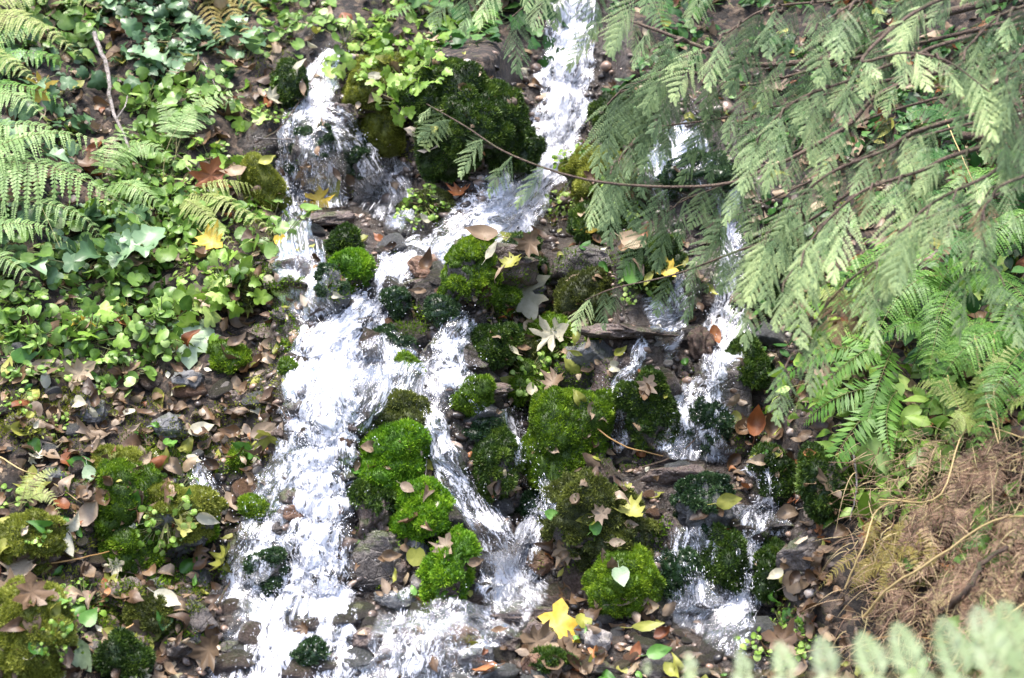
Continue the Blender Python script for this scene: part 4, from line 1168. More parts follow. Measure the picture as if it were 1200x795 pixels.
PZ = [  # zone box, how many, kind, label, group
    ((-40, 205, 285, 400), 44, 'round', 'round leaved creeping plant in the green mat on the left bank', 'round leaved mat on the left bank'),
    ((20, 190, 390, 450), 9, 'round', 'round leaved creeping plant at the lower rim of the green mat', 'lower rim of the round leaved mat'),
    ((120, 235, 175, 290), 30, 'round', 'round leaved creeping plant below the grey leaning stick', 'plants below the leaning stick'),
    ((200, 325, 235, 300), 9, 'round', 'round leaved creeping plant around the deep yellow leaf', 'plants around the deep yellow leaf'),
    ((150, 250, 95, 180), 16, 'round', 'round leaved creeping plant right of the leaning stick', 'plants right of the leaning stick'),
    ((120, 285, -30, 95), 28, 'ivy', 'blue green ivy with lobed leaves at the top left', 'ivy at the top left'),
    ((-40, 130, -30, 70), 18, 'broad', 'broad leaved green plant in the top left corner', 'broad plants in the top left corner'),
    ((-40, 110, 60, 180), 10, 'ivy', 'ivy growing under the ferns of the upper left', 'ivy under the upper left ferns'),
    ((-40, 140, 240, 300), 14, 'ivy', 'ivy growing beneath the drooping pale fern', 'ivy beneath the drooping fern'),
    ((0, 180, 380, 520), 12, 'small', 'tiny bright creeping plant in the litter of the left bank', 'tiny plants in the left litter'),
    ((-20, 110, 560, 790), 6, 'small', 'tiny bright creeping plant near the mossy log', 'tiny plants near the mossy log'),
    ((120, 210, 540, 640), 4, 'small', 'tiny bright creeping plant on the lower left mossy boulder', 'tiny plants on the lower left boulder'),
    ((300, 410, -30, 60), 12, 'round', 'round leaved plant at the top above the first channel', 'plants above the first channel'),
    ((405, 520, 10, 90), 16, 'clover', 'pale lobed ground ivy spilling over the golden bank', 'ground ivy over the golden bank'),
    ((430, 500, 85, 130), 5, 'clover', 'fresh ground ivy trailing down the golden bank', 'trailing ivy on the golden bank'),
    ((0, 300, 110, 420), 18, 'clover', 'pale lobed ground ivy mixed into the green mats of the left bank', 'ground ivy in the left bank mats'),
    ((100, 320, 130, 330), 12, 'small', 'tiny bright creeping plant between the mats of the upper left bank', 'tiny plants between the upper left mats'),
    ((475, 540, 215, 268), 6, 'small', 'little fresh rosette plant at the foot of the moss wall', 'rosettes at the foot of the moss wall'),
    ((660, 760, 160, 250), 8, 'small', 'fresh small leaved plant on the yellow mossy rock', 'plants on the yellow mossy rock'),
    ((700, 770, 310, 345), 3, 'small', 'fresh small leaved plant behind the low cedar twig', 'plants behind the low cedar twig'),
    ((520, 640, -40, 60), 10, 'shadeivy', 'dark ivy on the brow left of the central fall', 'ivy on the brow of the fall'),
    ((1010, 1110, 500, 600), 20, 'fresh', 'bright leafy plant under the sword fern on the right', 'leafy plants under the sword fern'),
    ((1040, 1150, 440, 520), 9, 'broad', 'broad leaved plant beside the upright stalks on the right', 'broad plants beside the upright stalks'),
    ((880, 960, 722, 770), 6, 'small', 'small bright plant at the right end of the pool', 'plants at the end of the pool'),
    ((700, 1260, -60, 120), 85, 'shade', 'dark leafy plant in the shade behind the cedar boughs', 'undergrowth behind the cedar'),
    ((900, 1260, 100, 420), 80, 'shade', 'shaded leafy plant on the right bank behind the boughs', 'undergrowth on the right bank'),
    ((930, 1250, 330, 500), 30, 'fresh', 'sunlit leafy plant among the right hand ferns', 'leafy plants among the right ferns'),
    ((1100, 1260, 600, 800), 8, 'broad', 'broad green leaf plant beside the dead fern heap', 'green plants by the dead fern heap'),
    ((600, 700, 385, 470), 3, 'small', 'tiny bright plant on the middle moss humps', 'tiny plants on the moss humps'),
]
for (a, b, c, d), n, kind, lab, grp in PZ:
    for k in range(n):
        px, py = RS.uniform(a, b), RS.uniform(c, d)
        p, nn = hit(px, py)
        nm, ms, mt = PL[kind][RS.randint(len(PL[kind]))]
        o = bpy.data.objects.new(nm, mt); COL.objects.link(o)
        R = frame(unit(nn * .7 + UP * .45 + np.array([0, -.25, 0])), RS.uniform(0, TAU))
        sc = RS.uniform(.55, 1.45 if kind not in ('broad', 'shade', 'small') else 1.0) * (.9 if kind in ('shade',) else 1)
        set_frame(o, p, R, sc)
        tag(o, lab, 'plant', grp)
        s = bpy.data.objects.new('foliage', ms); COL.objects.link(s); s.parent = o

g = Geo()
for k in range(260):        # low growth on the slope above and beside the picture
    px, py = RS.uniform(-320, 1500), RS.uniform(-320, 800)
    if -50 < px < 1250 and -45 < py: continue
    q, _ = plant_geo(3000 + k % 5, [ROUND, IVY, OVATE][k % 3], 14, .11, .06, .07)
    p = np.array(P(px, py)); n = np.array(N(px, py)); V, Fs, t = geo_arrays(q); off = g.n
    g.V.append(V @ frame(unit(n * .7 + UP * .4 + [0, -.2, 0]), RS.uniform(0, TAU)).T + p); g.A.append(t); g.n += len(V)
    for f in Fs: g.Fs.append(f + off)
tag(g.obj('ground_cover', [G_ivy]), 'low green growth on the slope above and beside the stream', kind='stuff')

# ------------------------------------------------------------------ ferns
F_pale = leaf_mat('pale_fern', [(0, (.08, .15, .04)), (.5, (.19, .31, .09)), (1, (.38, .50, .20))], .5, .3, .2, .35, 30, .08, 0)
F_green = leaf_mat('green_fern', [(0, (.03, .09, .012)), (.5, (.09, .215, .025)), (1, (.22, .40, .07))], .45, .3, .2, .4, 30, .08, 0)
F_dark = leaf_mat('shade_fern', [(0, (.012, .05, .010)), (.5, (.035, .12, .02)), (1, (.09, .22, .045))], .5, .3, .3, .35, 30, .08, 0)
F_gold = leaf_mat('golden_fern', [(0, (.12, .09, .02)), (.5, (.27, .21, .05)), (1, (.42, .37, .12))], .6, .3, .2, .3, 30, .1, 0)
F_yg = leaf_mat('yellowing_fern', [(0, (.12, .16, .03)), (.5, (.25, .31, .08)), (1, (.42, .46, .18))], .55, .3, .2, .3, 30, .1, 0)
F_dead = leaf_mat('dead_fern', [(0, (.07, .038, .025)), (.4, (.20, .12, .08)), (.75, (.38, .26, .17)), (1, (.55, .44, .22))], .7, .15, .5, .2, 30, .15, 0)
F_front = leaf_mat('whitish_fern', [(0, (.27, .36, .15)), (.5, (.39, .48, .24)), (1, (.52, .58, .36))], .5, .35, .1, .35, 30, .06, 0)
STALK = leaf_mat('fern_stalk', [(0, (.10, .08, .03)), (1, (.28, .26, .10))], .5, 0)


def frond_geo(path, wid, npair, kind='lady', up=(0, -.6, .8), seed=0, droop=.25, start=.15, one_side=0, pin=.21):
    """the leafy blade of one fern frond along a 3-D path; returns the blade and its stalk"""
    r = np.random.RandomState(seed)
    path = np.asarray(path, float)
    N_ = 60; c = crom(path, N_) if len(path) != 3 else bez([path[0], 2 * path[1] - (path[0] + path[2]) / 2, path[2]], N_)
    ln = np.linalg.norm(np.diff(c, axis=0), axis=1).sum()
    tan = unit(np.gradient(c, axis=0)); up = unit(np.array(up, float))
    side = unit(np.cross(tan, up)); nor = unit(np.cross(side, tan))
    g = Geo(); P0 = []; P1 = []; SD = []; WD = []; TT = []
    for k in range(npair):
        s = start + (1 - start) * (k + .5) / npair
        i = min(N_ - 1, int(s * (N_ - 1)))
        u = (s - start) / (1 - start)
        prof = min(1, .55 + 2.2 * u) * (1 - u) ** .75 if kind != 'sword' else min(1, .7 + 2 * u) * (1 - u ** 2.2) ** .7
        pl = wid * max(.05, prof)
        for sg in (-1, 1):
            if one_side and sg != one_side and r.rand() < .6: continue
            d0 = unit(side[i] * sg + tan[i] * r.uniform(.22, .42) + nor[i] * r.normal(.05, .10))
            L_ = pl * r.uniform(.85, 1.1)
            base = c[i]; tip = base + d0 * L_ + np.array([0, 0, -1]) * L_ * droop * r.uniform(.6, 1.3)
            tn = np.clip(.5 + r.normal(0, .12) + .18 * u, 0, 1)
            if kind == 'sword':
                P0.append(base); P1.append(tip); SD.append(unit(np.cross(d0, nor[i]))); WD.append(ln / npair * .78); TT.append(tn)
                continue
            m = max(4, int(L_ / wid * (20 if pin < .45 else 14)))
            q = bez([base, (base + d0 * L_ * .55), tip], m + 1)
            qt = unit(np.gradient(q, axis=0)); qs = unit(np.cross(qt, nor[i]))
            P0.append(q[0]); P1.append(q[-1]); SD.append(qs[0]); WD.append(L_ * .07); TT.append(tn)
            for j in range(m):
                v = (j + .6) / m
                pw = min(L_ * pin, ln / npair * (1.1 if pin < .45 else 1.75)) * (1 - v) ** .55 * min(1, .6 + v * 3)
                for s2 in (-1, 1):
                    P0.append(q[j]); P1.append(q[j] + (qs[j] * s2 + qt[j] * (.55 if pin < .45 else .75) + nor[i] * r.normal(0, .12)) * pw * .9)
                    SD.append(qt[j]); WD.append(L_ / m * 1.3); TT.append(np.clip(tn + r.normal(0, .1), 0, 1))
    g.add(*diamonds(np.array(P0), np.array(P1), np.array(SD), np.array(WD), .42, np.array(TT)))
    g.add(*tube(c[3:], np.linspace(.7, .2, N_ - 3) * max(.0011, wid * .014), 3), .5)
    st = Geo().add(*tube(c, np.linspace(1, .25, N_) * max(.0011, wid * .014), 4), np.linspace(.2, .8, N_).repeat(4))
    return g, st


def at(px, py, toward=0.0):
    """the point seen at this spot of the hillside, raised off it by so many metres"""
    return P3(px, py, float(D(px, py)) - toward)


def fern(name, label, fronds, mat, kind='lady', group=None, seed=0, **kw):
    """fronds: (pixel path with height off the slope, blade half width in px)"""
    b = at(*fronds[0][0][0])
    root = empty(name, b, label, 'fern', group)
    for k, (path, wpx, npair) in enumerate(fronds):
        pts = np.array([at(*q) for q in path])
        g, st = frond_geo(pts, wpx / F * pts[1][1], npair, kind, seed=seed * 31 + k, **kw)
        f = g.obj('frond', [mat], loc=b); f.parent = root; f.location = (0, 0, 0)
        s = st.obj('stalk', [STALK], loc=b); s.parent = f; s.location = (0, 0, 0)
    return root


fern('fern', 'large pale drooping fern at the left edge', [
    ([(-70, 230, .12), (40, 192, .26), (182, 270, .2)], 66, 22), ([(-70, 230, .12), (30, 160, .3), (150, 178, .28)], 46, 20),
    ([(-90, 210, .15), (-20, 150, .3), (70, 290, .25)], 62, 20), ([(-80, 240, .12), (60, 240, .22), (118, 285, .18)], 34, 16)], F_pale, seed=1, droop=.7)
fern('fern', 'arching pale fern with a long bare stalk below the ivy', [
    ([(195, 236, .02), (208, 150, .12), (288, 104, .14)], 36, 18), ([(195, 236, .02), (206, 158, .1), (182, 118, .14)], 26, 14), ([(195, 236, .02), (212, 160, .1), (238, 98, .14)], 22, 14)], F_pale, seed=2, start=.48, droop=.25)
fern('fern', 'green fern in the upper left above the star leaf', [
    ([(-60, 110, .1), (20, 62, .22), (96, 92, .18)], 38, 18), ([(-60, 120, .1), (10, 100, .2), (92, 128, .16)], 36, 18), ([(-50, 70, .1), (20, 30, .2), (88, 46, .16)], 36, 18)], F_green, seed=3, droop=.5)
fern('fern', 'pale fern behind the star leaf at the left edge', [
    ([(-60, 170, .1), (0, 110, .24), (60, 150, .2)], 40, 16), ([(-60, 180, .1), (30, 146, .2), (110, 190, .16)], 36, 16)], F_pale, seed=4, droop=.5)
fern('fern', 'golden dying fern at the top left of the first channel', [
    ([(235, -20, .05), (268, 8, .1), (296, 52, .06)], 26, 16), ([(235, -20, .05), (282, -5, .1), (318, 28, .06)], 22, 14), ([(235, -20, .05), (250, 22, .1), (262, 52, .06)], 20, 12)], F_gold, seed=5, droop=.5)
fern('fern', 'yellowing fern hanging over the bank above the olive stone', [
    ([(205, 232, .04), (262, 236, .12), (332, 282, .08)], 28, 18), ([(205, 232, .04), (240, 250, .1), (282, 300, .08)], 24, 16), ([(215, 225, .04), (278, 214, .1), (326, 240, .08)], 22, 16)], F_yg, seed=6, droop=.6)
fern('fern', 'small fern growing from the litter at the left edge', [
    ([(22, 600, .02), (45, 560, .08), (68, 552, .06)], 18, 14), ([(22, 600, .02), (52, 578, .08), (72, 612, .05)], 16, 14), ([(22, 600, .02), (30, 570, .07), (34, 548, .06)], 14, 12)], F_yg, seed=7)
fern('fern', 'tiny green fern tuft left of the olive oval leaf', [
    ([(60, 300, .02), (80, 312, .05), (100, 345, .04)], 14, 14), ([(150, 380, .02), (110, 366, .05), (70, 372, .04)], 12, 14)], F_green, 'sword', seed=8)
fern('sword_fern', 'glossy sword fern overhanging the right side of the stream', [
    ([(1062, 452, .05), (990, 462, .2), (942, 498, .16)], 26, 30), ([(1062, 452, .05), (1002, 500, .18), (950, 592, .14)], 24, 32),
    ([(1062, 440, .05), (985, 408, .22), (896, 462, .2)], 24, 30), ([(1062, 440, .05), (1010, 400, .2), (962, 388, .22)], 22, 26),
    ([(1066, 440, .05), (1096, 400, .2), (1150, 420, .2)], 24, 26), ([(1062, 452, .05), (1040, 480, .16), (1046, 540, .14)], 20, 24)], F_green, 'sword', seed=9, droop=.3)
fern('fern', 'bright fern spreading over the right bank beside the boughs', [
    ([(1090, 380, .08), (1030, 330, .25), (975, 336, .25)], 34, 20), ([(1090, 380, .08), (1050, 300, .25), (1000, 280, .25)], 30, 18), ([(1090, 380, .08), (1120, 310, .25), (1172, 330, .24)], 34, 18),
    ([(1090, 390, .08), (1060, 380, .22), (1008, 412, .2)], 30, 18), ([(1090, 390, .08), (1120, 400, .2), (1150, 452, .18)], 30, 18)], F_green, seed=10, droop=.4)
fern('fern', 'yellow green fern at the right edge above the dead heap', [
    ([(1160, 520, .05), (1110, 452, .25), (1060, 462, .22)], 32, 18), ([(1160, 520, .05), (1160, 440, .25), (1200, 400, .22)], 32, 18), ([(1160, 520, .05), (1190, 470, .22), (1230, 470, .2)], 30, 16), ([(1160, 520, .05), (1130, 490, .2), (1100, 530, .16)], 26, 16)], F_yg, seed=11, droop=.4)
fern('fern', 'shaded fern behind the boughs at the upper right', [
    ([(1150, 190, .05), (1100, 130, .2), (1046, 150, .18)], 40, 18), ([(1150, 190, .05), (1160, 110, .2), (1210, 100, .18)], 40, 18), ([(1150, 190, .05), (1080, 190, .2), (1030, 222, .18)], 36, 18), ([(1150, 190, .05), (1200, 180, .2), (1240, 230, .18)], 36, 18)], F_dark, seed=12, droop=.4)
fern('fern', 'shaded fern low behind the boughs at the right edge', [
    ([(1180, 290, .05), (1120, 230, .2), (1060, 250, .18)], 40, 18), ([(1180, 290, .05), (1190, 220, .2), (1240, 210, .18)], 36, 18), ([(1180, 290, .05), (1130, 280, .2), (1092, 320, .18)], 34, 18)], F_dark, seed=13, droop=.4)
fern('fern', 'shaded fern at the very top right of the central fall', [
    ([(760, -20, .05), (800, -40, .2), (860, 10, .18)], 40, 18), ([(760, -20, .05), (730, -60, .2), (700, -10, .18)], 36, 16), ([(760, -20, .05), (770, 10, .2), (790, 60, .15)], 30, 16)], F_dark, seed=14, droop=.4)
fern('fern', 'dark fern on the brow above the moss wall', [
    ([(560, 10, .03), (520, -20, .1), (480, 0, .08)], 26, 16), ([(560, 10, .03), (600, -20, .1), (640, 10, .08)], 26, 16), ([(560, 10, .03), (570, 20, .12), (548, 56, .1)], 22, 14), ([(500, -10, .03), (470, 10, .1), (440, 20, .08)], 20, 14)], F_green, seed=15, droop=.5)
fern('fern', 'broad bright fern filling the top left corner', [
    ([(-40, 30, .1), (40, -20, .25), (120, 20, .2)], 44, 20), ([(-40, 30, .1), (20, 20, .25), (100, 70, .2)], 40, 20), ([(-50, 50, .1), (-10, 60, .25), (50, 100, .2)], 36, 18), ([(-30, 20, .1), (60, -40, .25), (170, -10, .2)], 36, 18)], F_yg, seed=20, droop=.45)
fern('fern', 'green fern above the round leaved mat at the left edge', [
    ([(-50, 300, .1), (20, 262, .2), (96, 300, .14)], 34, 18), ([(-50, 300, .1), (0, 300, .2), (60, 350, .12)], 30, 16)], F_pale, seed=21, droop=.5)
fern('fern', 'pale fern right of the large drooping one', [
    ([(120, 220, .04), (160, 170, .16), (214, 200, .12)], 30, 16), ([(120, 220, .04), (130, 170, .16), (166, 140, .14)], 26, 14), ([(120, 220, .04), (160, 220, .14), (206, 262, .1)], 28, 16)], F_pale, seed=22, droop=.45)
fern('fern', 'bright green fern low at the right edge behind the stalks', [
    ([(1200, 440, .05), (1150, 380, .2), (1090, 400, .16)], 36, 18), ([(1200, 440, .05), (1215, 370, .2), (1260, 360, .16)], 34, 16), ([(1200, 440, .05), (1180, 360, .22), (1150, 320, .2)], 34, 16)], F_green, seed=23, droop=.4)
fern('fern', 'light fern hanging beside the last cedar sprays', [
    ([(1020, 380, .1), (970, 340, .22), (920, 372, .18)], 28, 18), ([(1020, 380, .1), (980, 390, .2), (944, 436, .16)], 26, 16)], F_yg, seed=24, droop=.5)
fern('fern', 'big drooping bright fern in the middle of the right bank', [
    ([(1120, 330, .1), (1040, 290, .3), (960, 372, .2)], 44, 22), ([(1120, 330, .1), (1060, 340, .28), (1010, 440, .18)], 44, 22), ([(1120, 330, .1), (1100, 380, .26), (1085, 470, .16)], 42, 20), ([(1120, 330, .1), (1180, 330, .28), (1240, 420, .18)], 44, 22)], F_green, seed=25, droop=.6)
fern('fern', 'bright fern hanging over the dead heap at the right edge', [
    ([(1215, 400, .1), (1140, 400, .3), (1080, 500, .2)], 42, 22), ([(1215, 400, .1), (1170, 450, .26), (1140, 548, .16)], 40, 20), ([(1215, 400, .1), (1220, 460, .26), (1200, 560, .16)], 40, 20)], F_green, seed=26, droop=.6)
fern('sword_fern', 'smaller sword fern tucked above the overhanging one', [
    ([(1050, 400, .08), (985, 352, .24), (905, 384, .18)], 20, 30), ([(1050, 400, .08), (1000, 420, .22), (938, 480, .16)], 20, 30), ([(1050, 400, .08), (1030, 450, .2), (1010, 520, .14)], 20, 28), ([(1050, 400, .08), (1060, 340, .22), (1020, 300, .2)], 20, 26)], F_green, 'sword', seed=27, droop=.35)
fern('fern', 'fern with light fronds below the topmost right bough', [
    ([(1230, 250, .1), (1150, 200, .3), (1090, 262, .2)], 40, 20), ([(1230, 250, .1), (1170, 270, .28), (1130, 352, .2)], 40, 20)], F_green, seed=28, droop=.5)
# fern close to the lens, out of focus
def near(px, py, y): return P3(px, py, y)
root = empty('fern', near(1240, 900, 1.5), 'blurred whitish fern close in front at the bottom right corner', 'fern')
for k, (pts, wd, npair) in enumerate([
        ([(1350, 775, 1.70), (1080, 792, 1.64), (720, 780, 1.66)], .098, 13), ([(1350, 850, 1.72), (1140, 855, 1.6), (800, 828, 1.6)], .11, 13), ([(1330, 770, 1.76), (1225, 762, 1.68), (1110, 752, 1.7)], .07, 7)]):
    pp = np.array([near(*q) for q in pts])
    g, st = frond_geo(pp, wd, npair, 'lady', up=(0, -.9, .35), seed=950 + k, droop=-.15, start=.03, pin=.6)
    loc = np.array(root.location)
    f = g.obj('frond', [F_front], loc=loc); f.parent = root; f.location = (0, 0, 0)
    s = st.obj('stalk', [STALK], loc=loc); s.parent = f; s.location = (0, 0, 0)

# heap of dead bracken on the right bank
DEADL = ['brown dead fern at the top of the dry heap', 'rusty collapsed fern in the middle of the dry heap', 'tangled dead fern at the lower end of the dry heap', 'dry curled fern on the stream side of the heap', 'dead fern at the right edge of the heap', 'crumpled brown fern beneath the straw stalks']
DEADC = [(1120, 545), (1090, 620), (1075, 690), (1030, 640), (1180, 640), (1140, 700)]
for i, (lab, (cx, cy)) in enumerate(zip(DEADL, DEADC)):
    fr_ = []
    for k in range(15):
        a = RS.uniform(0, TAU); l_ = RS.uniform(70, 150)
        x1, y1 = cx + RS.uniform(-20, 70), cy + RS.uniform(-40, 15)
        dx, dy = -abs(math.cos(a)) * l_ * .8 + 20, abs(math.sin(a)) * l_ * .6 + 12
        fr_.append(([(x1, y1, .06), (x1 + dx * .5, y1 + dy * .42, .10), (x1 + dx, y1 + dy, .05)], RS.uniform(11, 19), 20))
    fern('dead_fern', lab, fr_, F_dead if i != 3 else F_gold, seed=40 + i, droop=.25, group=None)
g = Geo()
for k in range(2400):
    px, py = RS.uniform(985, 1230), RS.uniform(505, 780)
    if px < 1000 + (py - 500) * -.05 + RS.uniform(0, 60): continue
    a = RS.normal(2.4, .9); l_ = RS.uniform(8, 38)
    h0 = RS.uniform(.0, .14)
    q = [(px, py, h0), (px + math.cos(a) * l_ * .5 + RS.normal(0, 4), py + math.sin(a) * l_ * .5 + RS.normal(0, 4), h0 + RS.normal(.01, .02)), (px + math.cos(a) * l_, py + math.sin(a) * l_, h0 + RS.normal(-.01, .03))]
    g.add(*tube(crom([at(*t) for t in q], 6), RS.uniform(.0004, .0013), 3), RS.rand())
for k in range(190):        # longer dry blades standing out of the heap
    px, py = RS.uniform(985, 1230), RS.uniform(505, 760); a = RS.normal(2.5, .55); l_ = RS.uniform(30, 85); h0 = RS.uniform(.04, .12)
    q = np.array([at(px, py, h0), at(px + math.cos(a) * l_ * .5, py + math.sin(a) * l_ * .25, h0 + RS.uniform(.03, .08)), at(px + math.cos(a) * l_, py + math.sin(a) * l_, h0 + RS.uniform(-.03, .03))])
    g.add(*tube(bez([q[0], q[1] * 2 - (q[0] + q[2]) / 2, q[2]], 8), np.linspace(1, .3, 8) * RS.uniform(.0006, .0016), 3), .25 + .7 * RS.rand())
tag(g.obj('dry_stalk_litter', [F_dead]), 'tangle of brown fern stalks and fibres covering the right bank', kind='stuff')

# ------------------------------------------------------------------ twigs, sticks, dry stalks
W_grey = rock_mat('grey_bark', (.15, .12, .10), (.34, .29, .26), (.55, .5, .47), .6, 30)
W_brown = rock_mat('brown_bark', (.03, .02, .014), (.09, .055, .036), (.2, .13, .09), .6, 30)
W_straw = plain_mat('straw', (.42, .31, .13), .5)
W_tan = plain_mat('tan_twig', (.38, .22, .08), .5)
TW = [
    ([(110, 38, .1), (126, 84, .12), (132, 128, .1), (155, 178, .05)], .0085, W_grey, 'pale grey leaning stick on the upper left bank'),
    ([(136, 140, .09), (146, 126, .1), (150, 112, .1)], .003, W_grey, 'short grey spur beside the leaning stick'),
    ([(660, 462, .06), (690, 494, .1), (730, 522, .09), (784, 536, .04)], .0045, W_tan, 'curved tan twig lying over the largest moss cushion'),
    ([(298, 168, .05), (330, 148, .05), (362, 100, .06), (384, 60, .05)], .003, W_brown, 'thin dark twig crossing the first channel'),
    ([(300, 162, .06), (345, 163, .07), (384, 160, .06)], .0028, W_grey, 'thin grey twig lying level across the dripping curtain'),
    ([(345, 166, .06), (362, 182, .07), (374, 208, .06)], .002, W_grey, 'forked twig hanging before the dripping curtain'),
    ([(208, 182, .05), (240, 200, .05), (262, 222, .04)], .003, W_brown, 'dark twig among dead leaves below the arching fern'),
    ([(212, 190, .05), (228, 206, .06), (256, 238, .04)], .0025, W_grey, 'pale twig beside the dark one below the arching fern'),
    ([(240, 186, .04), (276, 184, .06), (318, 168, .05)], .0035, W_brown, 'dark stick pointing at the dripping curtain'),
    ([(234, 66, .05), (246, 86, .06), (253, 104, .05)], .003, W_grey, 'short pale twig right of the ivy'),
    ([(148, 20, .05), (152, 36, .06), (154, 52, .05)], .003, W_brown, 'short brown twig at the top left'),
    ([(60, 660, .03), (92, 655, .05), (150, 640, .03), (166, 630, .02)], .003, W_tan, 'tan stick on the mossy hump at lower left'),
    ([(20, 735, .04), (50, 712, .06), (82, 694, .05)], .0028, W_grey, 'grey twig across the yellow mossy log'),
    ([(0, 536, .04), (28, 552, .06), (52, 560, .05), (96, 590, .04)], .003, W_straw, 'pale bent stalk at the left edge'),
    ([(138, 742, .03), (156, 732, .05), (168, 720, .04)], .004, W_tan, 'broken tan stick above the dark moss clump'),
    ([(255, 712, .04), (262, 696, .06), (273, 676, .05)], .004, W_brown, 'dark stick leaning in the left arm of the cascade'),
    ([(300, 470, .03), (326, 476, .05), (336, 490, .05)], .003, W_brown, 'black twig lying in the cascade edge'),
    ([(580, 710, .03), (590, 720, .05), (604, 732, .03)], .0025, W_brown, 'thin twig at the little bottom pool'),
    ([(478, 586, .05), (496, 572, .06), (500, 540, .06)], .0018, W_grey, 'fine white stem over the lime moss'),
    ([(752, 548, .04), (778, 540, .06), (800, 528, .05), (830, 500, .04)], .003, W_brown, 'dark twig below the fan shaped fall'),
    ([(1000, 530, .1), (1004, 570, .1), (996, 610, .06)], .003, W_grey, 'grey hanging stem under the sword fern'),
    ([(1108, 140, .3), (1130, 190, .3), (1152, 240, .25)], .003, W_straw, 'upright yellow stalk in front of the shaded fern'),
    ([(1140, 380, .2), (1150, 440, .22), (1170, 520, .15)], .005, W_straw, 'green yellow upright stalk on the right bank'),
    ([(1165, 390, .2), (1164, 450, .22), (1172, 515, .15)], .004, W_straw, 'second upright stalk next to the green yellow one'),
    ([(1110, 440, .2), (1120, 470, .2), (1136, 500, .15)], .0035, W_straw, 'short upright stalk on the right bank'),
    ([(1030, 586, .12), (1100, 582, .2), (1134, 502, .16), (1210, 516, .15)], .004, W_straw, 'bent straw stalk over the top of the dead heap'),
    ([(990, 690, .1), (1012, 640, .16), (1030, 596, .15), (1075, 584, .14)], .004, W_straw, 'hooked straw stalk on the stream side of the dead heap'),
    ([(1012, 724, .1), (1040, 690, .17), (1090, 660, .17), (1160, 612, .15), (1215, 604, .14)], .0055, W_straw, 'long straw stalk arching across the dead heap'),
    ([(1106, 715, .12), (1136, 690, .18), (1150, 660, .17), (1182, 640, .12)], .008, W_brown, 'thick curved brown stick in the dead heap'),
    ([(1120, 790, .1), (1160, 740, .16), (1210, 700, .14)], .004, W_straw, 'straw stalk at the foot of the dead heap'),
    ([(1020, 750, .08), (1060, 745, .1), (1130, 756, .1)], .003, W_tan, 'thin stalk low on the dead heap'),
    ([(1125, 160, .2), (1160, 162, .22), (1215, 156, .2)], .014, W_brown, 'dark fallen branch at the right edge'),
]
for i, (pts, r_, m, lab) in enumerate(TW):
    r_ *= .6 if m in (W_straw, W_tan) else .9
    c = crom([at(*q) for q in pts], 18); c = c + RS.normal(0, r_ * .25, c.shape)
    o = Geo().add(*tube(c, np.linspace(1.1, .6, 18) * r_, 6)).obj('twig', [m], loc=c[0])
    tag(o, lab, 'twig' if r_ < .006 else 'stick')
# reddish stump
p, n = hit(812, 415)
V, Fc, c = place_rock(820, 404, 36, 60, 77, 12, 5, 5, .3, lobes=3)
V = V + (noise3((V - c) * np.array([70, 70, 9])) * .014 + noise3((V - c) * 30) * .012)[:, None] * unit(V - c)
tag(Geo().add(V, Fc).obj('stump', [rock_mat('rotten_wood', (.025, .014, .010), (.08, .048, .035), (.2, .13, .095), .5, 26)], loc=c), 'reddish rotten stump above the fan shaped fall', 'stump')

# ------------------------------------------------------------------ cedar
C_leaf = leaf_mat('cedar_foliage', [(0, (.055, .09, .035)), (.45, (.18, .265, .115)), (.8, (.36, .47, .20)), (1, (.50, .60, .26))], .5, .2, .12, .4, 8, .1, 0)
C_brown = leaf_mat('cedar_brown_tips', [(0, (.12, .06, .03)), (1, (.30, .19, .10))], .6, .2)
TRK = rock_mat('cedar_bark', (.04, .025, .018), (.11, .07, .05), (.2, .14, .1), .7, 14)


def spray_arrays(seed):
    """one flat drooping cedar spray along +x, unit length: axis, side twigs and scaly twiglets"""
    r = np.random.RandomState(seed); P0 = []; P1 = []; SD = []; W = []; T_ = []
    ns = 9
    ax = lambda s: np.array([s, .04 * math.sin(s * 4 + seed), -.06 * s * s])
    for k in range(ns):
        s0, s1 = k / ns, (k + 1) / ns
        P0.append(ax(s0)); P1.append(ax(s1) + [.02, 0, 0]); SD.append([0, 1, 0]); W.append(.018); T_.append(.2)
        for sg in ((-1, 1) if k < ns - 1 else (-1, 1, 0)):
            s = s0 + (.5 if sg > 0 else 0) / ns
            l_ = (.20 + .30 * math.sin(min(1, s * 1.1 + .15) * math.pi) ** .7) * (1 - s * .35) * r.uniform(.75, 1.15)
            an = math.radians(r.uniform(34, 52)) * (1 if sg else 0); b = ax(s)
            d = np.array([math.cos(an), sg * math.sin(an), -.18 + r.normal(0, .12)])
            q = bez([b, b + d * l_ * .55, b + d * l_ + np.array([l_ * .15, 0, -.14 * l_])], 14)
            tn = .38 + .25 * s + r.normal(0, .08)
            for j in range(13):
                v = j / 13.
                P0.append(q[j]); P1.append(q[j + 1] + (q[j + 1] - q[j]) * .3); SD.append(np.cross(d, [0, 0, 1])); W.append(.011); T_.append(tn)
                l2 = .066 * (1 - v) ** .5 * min(1, .5 + v * 3) * r.uniform(.8, 1.15)
                td = unit(q[j + 1] - q[j]); sd = unit(np.cross(td, [0, 0, 1]))
                for s2 in (-1, 1):
                    d2 = td * .78 + sd * s2 * .62 + np.array([0, 0, r.normal(0, .12)])
                    P0.append(q[j]); P1.append(q[j] + d2 * l2); SD.append(np.cross(d2, [0, 0, 1])); W.append(.0135); T_.append(tn + .22 * v + r.normal(.05, .07))
    return diamonds(np.array(P0), np.array(P1), unit(np.array(SD)), np.array(W), .55, np.clip(T_, 0, 1))


